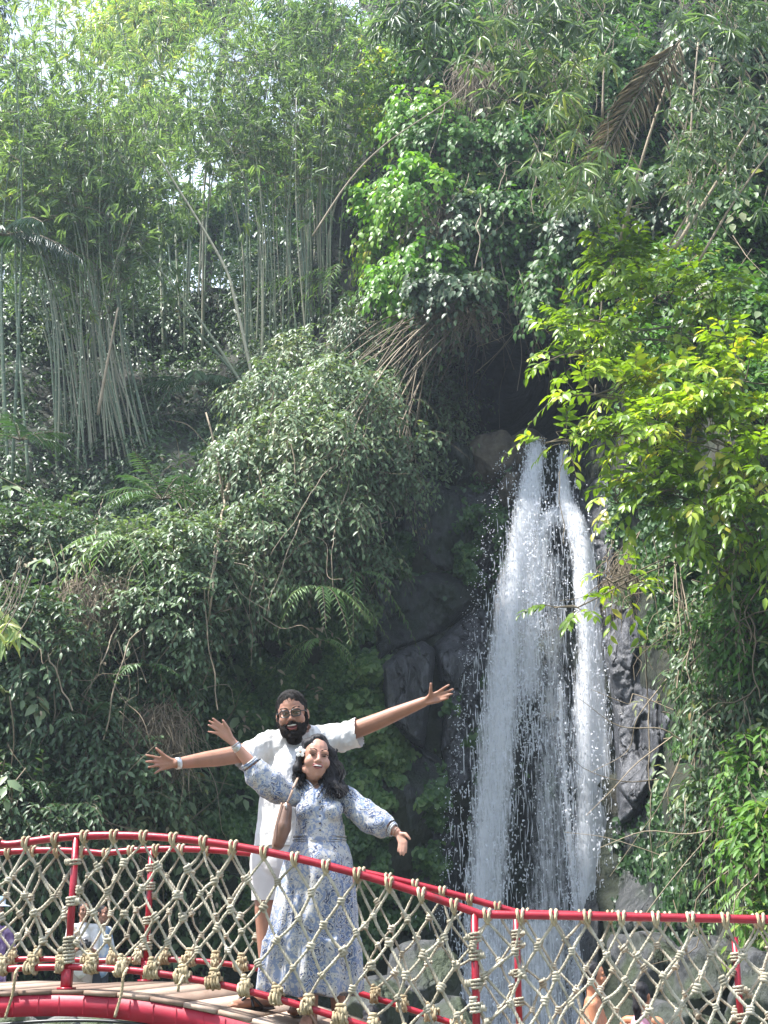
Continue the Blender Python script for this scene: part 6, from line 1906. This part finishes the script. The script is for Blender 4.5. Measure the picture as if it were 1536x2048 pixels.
# ------------------------------------------------------------------ the other people
def small_person(label, hx, hy, Y, H, face, zfeet, shirt, legs, skin, hair=True, hairlong=0, bend=0.0, arms=None, hat=None, lean=0.0, shirt_kind='t_shirt', longsleeve=True):
    """a figure H tall whose head centre is at the photo pixel; face = heading of the face (0 = to the viewer)"""
    k = H / 1.7
    hc = at(hx, hy, Y)
    foot = np.array([hc[0] - lean, hc[1], zfeet])
    th = empty('person', foot, label, 'person')
    Rz = np.array(Matrix.Rotation(face, 3, 'Z'))
    L = lambda x, y, z: foot + np.array([lean, 0, 0]) * min(1, max(0, z / H)) + Rz @ np.array([x * k, y * k, 0]) + np.array([0, 0, z * k])
    hz = (hc[2] - zfeet) / k
    mb = MB()
    hd = Head(hc, yaw=face, pitch=bend * .5, k=.95 * k)
    hd.skull(mb, 1)
    sh = hz - .21
    capsule(mb, hd(0, .02, -.07), .05 * k, L(0, .02, sh), .055 * k)
    chain(mb, [(L(0, .02, sh - .02), .08 * k), (L(0, .02, sh - .18), .125 * k), (L(0, .02, sh - .45), .125 * k), (L(0, .02, sh - .55), .13 * k)], 16)
    capsule(mb, L(-.15, .02, sh - .02), .05 * k, L(.15, .02, sh - .02), .05 * k)
    pose = arms or [((-.26, .02, sh - .28), (-.24, -.1, sh - .5)), ((.26, .02, sh - .28), (.24, -.1, sh - .5))]
    for q, (e, w) in zip((-1, 1), pose):
        chain(mb, [(L(q * .17, .02, sh - .03), .05 * k), (L(*e), .04 * k), (L(*w), .026 * k)])
        e_, w_ = L(*e), L(*w); d = nrm(w_ - e_); sd_ = nrm(np.cross(d, [0.1, 1, .2]))
        hand(mb, w_, .02, [(w_ + d * .075 * k + sd_ * (i - 1.5) * .018 * k, w_ + d * (.15 - .01 * abs(i - 1.3)) * k + sd_ * (i - 1.5) * .022 * k) for i in range(4)], (w_ + d * .035 * k + sd_ * .035 * k, w_ + d * .085 * k + sd_ * .055 * k), .0085 * k, .013 * k)
    hip = sh - .56
    for q in (-1, 1):
        chain(mb, [(L(q * .085, .02, hip), .09 * k), (L(q * .09, 0, hip * .52), .06 * k), (L(q * .095, .03, .08), .038 * k)])
        chain(mb, [(L(q * .095, .05, .04), .035 * k), (L(q * .1, -.12, .03), .028 * k)])
    body = blob(mb, 'body', skin, th, .0075 * max(.8, k), 3)
    hd.eyes(body, .8)
    if hair:
        mb = MB(); hd.e(mb, (0, .02, .052), (.087, .1, .093), 20, 12)
        hd.e(mb, (0, .055, -.02), (.075, .06, .07))
        for q in (-1, 1): hd.cap(mb, (q * .072, -.02, .04), .018, (q * .078, 0, -.02), .014)
        if hairlong:
            chain(mb, [(hd(0, .09, .0), .05 * k), (hd(.01, .12, -.10), .045 * k), (hd(.02, .10, -.10 - hairlong), .02 * k)])
        blob(mb, 'hair', M['hair'], body, .006, 3, disp=wrinkle(.005, 40, (1, 1, .5)))
    if shirt is not None:
        mb = MB()
        lo_ = sh - .58
        chain(mb, [(L(0, .02, sh - .05), .11 * k), (L(0, .02, sh - .2), .155 * k), (L(0, .02, lo_), .16 * k)], 18)
        if shirt_kind == 't_shirt':
            capsule(mb, L(-.15, .02, sh - .03), .068 * k, L(.15, .02, sh - .03), .068 * k)
            for q, (e, w) in zip((-1, 1), pose):
                e_, w_ = L(*e), L(*w)
                chain(mb, [(L(q * .17, .02, sh - .03), .066 * k), (e_, .058 * k)] + ([(e_ * .15 + w_ * .85, .042 * k)] if longsleeve else []))
        blob(mb, shirt_kind, shirt, th, .0085, 3, disp=wrinkle(.01, 8))
    if legs is not None:
        mb = MB()
        capsule(mb, L(-.04, .02, hip), .145 * k, L(.04, .02, hip), .145 * k)
        for q in (-1, 1):
            chain(mb, [(L(q * .085, .02, hip), .11 * k), (L(q * .09, 0, hip * .55), .085 * k)] + ([(L(q * .095, .02, .1), .06 * k)] if legs is not M.get('shorts_only') else []))
        blob(mb, 'trousers', legs, th, .0085, 3)
    if hat is not None:
        mb = MB(); mb.lathe([(.0, .12), (.06, .118), (.088, .08), (.094, .03), (.15, .012), (.152, .006), (.095, .022), (.06, .03)], hd(0, 0, .05), 20, hd.R)
        mb.build('hat', hat, th)
    return th, L, hd, sh

M['pink'] = plain_mat('pink_swimsuit', (0.72, 0.33, 0.42), rough=0.6)
M['pinkshirt'] = plain_mat('pale_pink_shirt', (0.75, 0.50, 0.50), rough=0.8)
M['purple'] = solid_mat('purple_cloth', [(0.4, (0.16, 0.09, 0.24)), (0.55, (0.30, 0.2, 0.38)), (0.65, (0.55, 0.45, 0.6))], scale=14, rough=0.8, bump=.3, bscale=20)
M['checked'] = solid_mat('blue_white_cloth', [(0.42, (0.66, 0.68, 0.72)), (0.5, (0.5, 0.58, 0.72)), (0.6, (0.22, 0.34, 0.55))], scale=12, rough=0.8, bump=.3, bscale=20)
M['denim'] = plain_mat('dark_trousers', (0.03, 0.035, 0.05), rough=0.8)
M['beige'] = plain_mat('beige_trousers', (0.34, 0.28, 0.24), rough=0.8)

zp = CAMZ - 1.62
small_person('bare chested boy with black hair in profile, hand at his mouth', 1188, 1953, 10.2, 1.34, math.radians(82), zp, None, M['denim'], M['skin_b'], arms=[((-.22, -.06, .72), (-.10, -.24, .98)), ((.22, -.10, .75), (.06, -.26, 1.02))])
small_person('girl with a black ponytail in a pink swimsuit seen from behind', 1283, 1992, 10.3, 1.25, math.radians(150), zp, M['pink'], None, M['skin_b'], hairlong=.16, shirt_kind='swimsuit')
th, L, hd, sh = small_person('crouched bather in a pale pink top, seen below the sloping lower rail', 742, 2040, 11.5, 1.35, math.radians(165), CAMZ - 1.95, M['pinkshirt'], M['denim'], M['skin_b'], bend=.8)
th, L, hd, sh = small_person('spectator in a white shirt holding a black camera, farthest left of the two in white', 168, 1822, 17.5, 1.45, math.radians(20), CAMZ - 1.05, M['tee'], M['beige'], M['skin_m'], arms=[((-.2, -.1, 1.02), (-.04, -.26, 1.1)), ((.2, -.1, 1.02), (.04, -.26, 1.1))], longsleeve=False)
cc = L(0, -.33, 1.12)
cmr = empty('camera_body', cc, 'black camera held by the spectator in the white shirt', 'camera')
mb = MB(); mb.box(cc, (.14, .07, .10)); mb.box(cc + np.array([0, 0, .06]), (.06, .06, .03)); mb.build('camera_case', M['black'], cmr, smooth=False)
mb = MB(); mb.lathe([(.0, .09), (.034, .09), (.038, .05), (.036, .0)], cc + np.array([0, -.03, 0]), 16, np.array(Matrix.Rotation(math.radians(90), 3, 'X'))); mb.build('lens', M['black'], cmr)
small_person('spectator in a white and blue patterned shirt beside the one with the camera', 205, 1828, 17.8, 1.4, math.radians(60), CAMZ - 1.05, M['checked'], M['denim'], M['skin_m'])
small_person('spectator in purple with a pale sun hat at the left edge behind the net', -6, 1822, 16.0, 1.55, math.radians(40), CAMZ - 1.1, M['purple'], M['purple'], M['skin_w'], hat=M['checked'])

# ================================================================== HAZE
m, nt, out = new_mat('haze')
pv = N(nt, 'ShaderNodeVolumePrincipled')
pv.inputs['Color'].default_value = (0.74, 0.87, 1.0, 1)
pv.inputs['Density'].default_value = HAZE
pv.inputs['Anisotropy'].default_value = 0.25
nt.links.new(pv.outputs[0], out.inputs['Volume'])
mb = MB()
mb.box((0, 15, CAMZ + 19), (150, 140, 46.5))
ho = mb.build('haze', m, smooth=False)
tag(ho, kind='stuff')

# ================================================================== LIGHT
w = bpy.data.worlds.new('World'); SC.world = w
w.use_nodes = True
nt = w.node_tree
for n in list(nt.nodes): nt.nodes.remove(n)
out = nt.nodes.new('ShaderNodeOutputWorld')
bg = nt.nodes.new('ShaderNodeBackground')
sky = nt.nodes.new('ShaderNodeTexSky')
sky.sky_type = 'NISHITA'
sky.sun_disc = False
SUN_EL, SUN_AZ = math.radians(63), math.radians(-98)       # azimuth from +Y towards +X
sky.sun_elevation = SUN_EL
sky.sun_rotation = SUN_AZ
sky.air_density = 1.2; sky.dust_density = 3; sky.ozone_density = 1.0
bg.inputs['Strength'].default_value = 0.098
tc = nt.nodes.new('ShaderNodeTexCoord')
cn = nt.nodes.new('ShaderNodeTexNoise'); cn.inputs['Scale'].default_value = 3.2; cn.inputs['Detail'].default_value = 7
nt.links.new(tc.outputs['Generated'], cn.inputs['Vector'])
cr = ramp(nt, [(0.36, (0, 0, 0)), (0.56, (1, 1, 1))], cn.outputs['Fac'])
cm = nt.nodes.new('ShaderNodeMix'); cm.data_type = 'RGBA'
nt.links.new(cr.outputs['Color'], cm.inputs['Factor']); nt.links.new(sky.outputs[0], cm.inputs['A']); cm.inputs['B'].default_value = (6.6, 7.6, 9.6, 1)
nt.links.new(cm.outputs['Result'], bg.inputs['Color']); nt.links.new(bg.outputs[0], out.inputs['Surface'])
L = bpy.data.lights.new('sun', 'SUN')
L.energy = 5.0; L.angle = math.radians(1.5); L.color = (1, 0.975, 0.94)
lo = bpy.data.objects.new('sun', L); COL.objects.link(lo)
sd = Vector((math.cos(SUN_EL) * math.sin(SUN_AZ), math.cos(SUN_EL) * math.cos(SUN_AZ), math.sin(SUN_EL)))
lo.rotation_euler = sd.to_track_quat('Z', 'Y').to_euler()
lo.location = sd * 60

SC.view_settings.view_transform = 'Standard'
SC.view_settings.look = 'None'
SC.view_settings.exposure = 1.5
SC.view_settings.gamma = 1
cy = SC.cycles
SC.render.engine = 'CYCLES'
cy.max_bounces = 8; cy.diffuse_bounces = 3; cy.glossy_bounces = 2; cy.transmission_bounces = 4; cy.transparent_max_bounces = 24; cy.volume_bounces = 0
cy.use_denoising = True
cy.caustics_reflective = False; cy.caustics_refractive = False
cy.use_adaptive_sampling = True; cy.adaptive_threshold = 0.02
cy.sample_clamp_indirect = 6
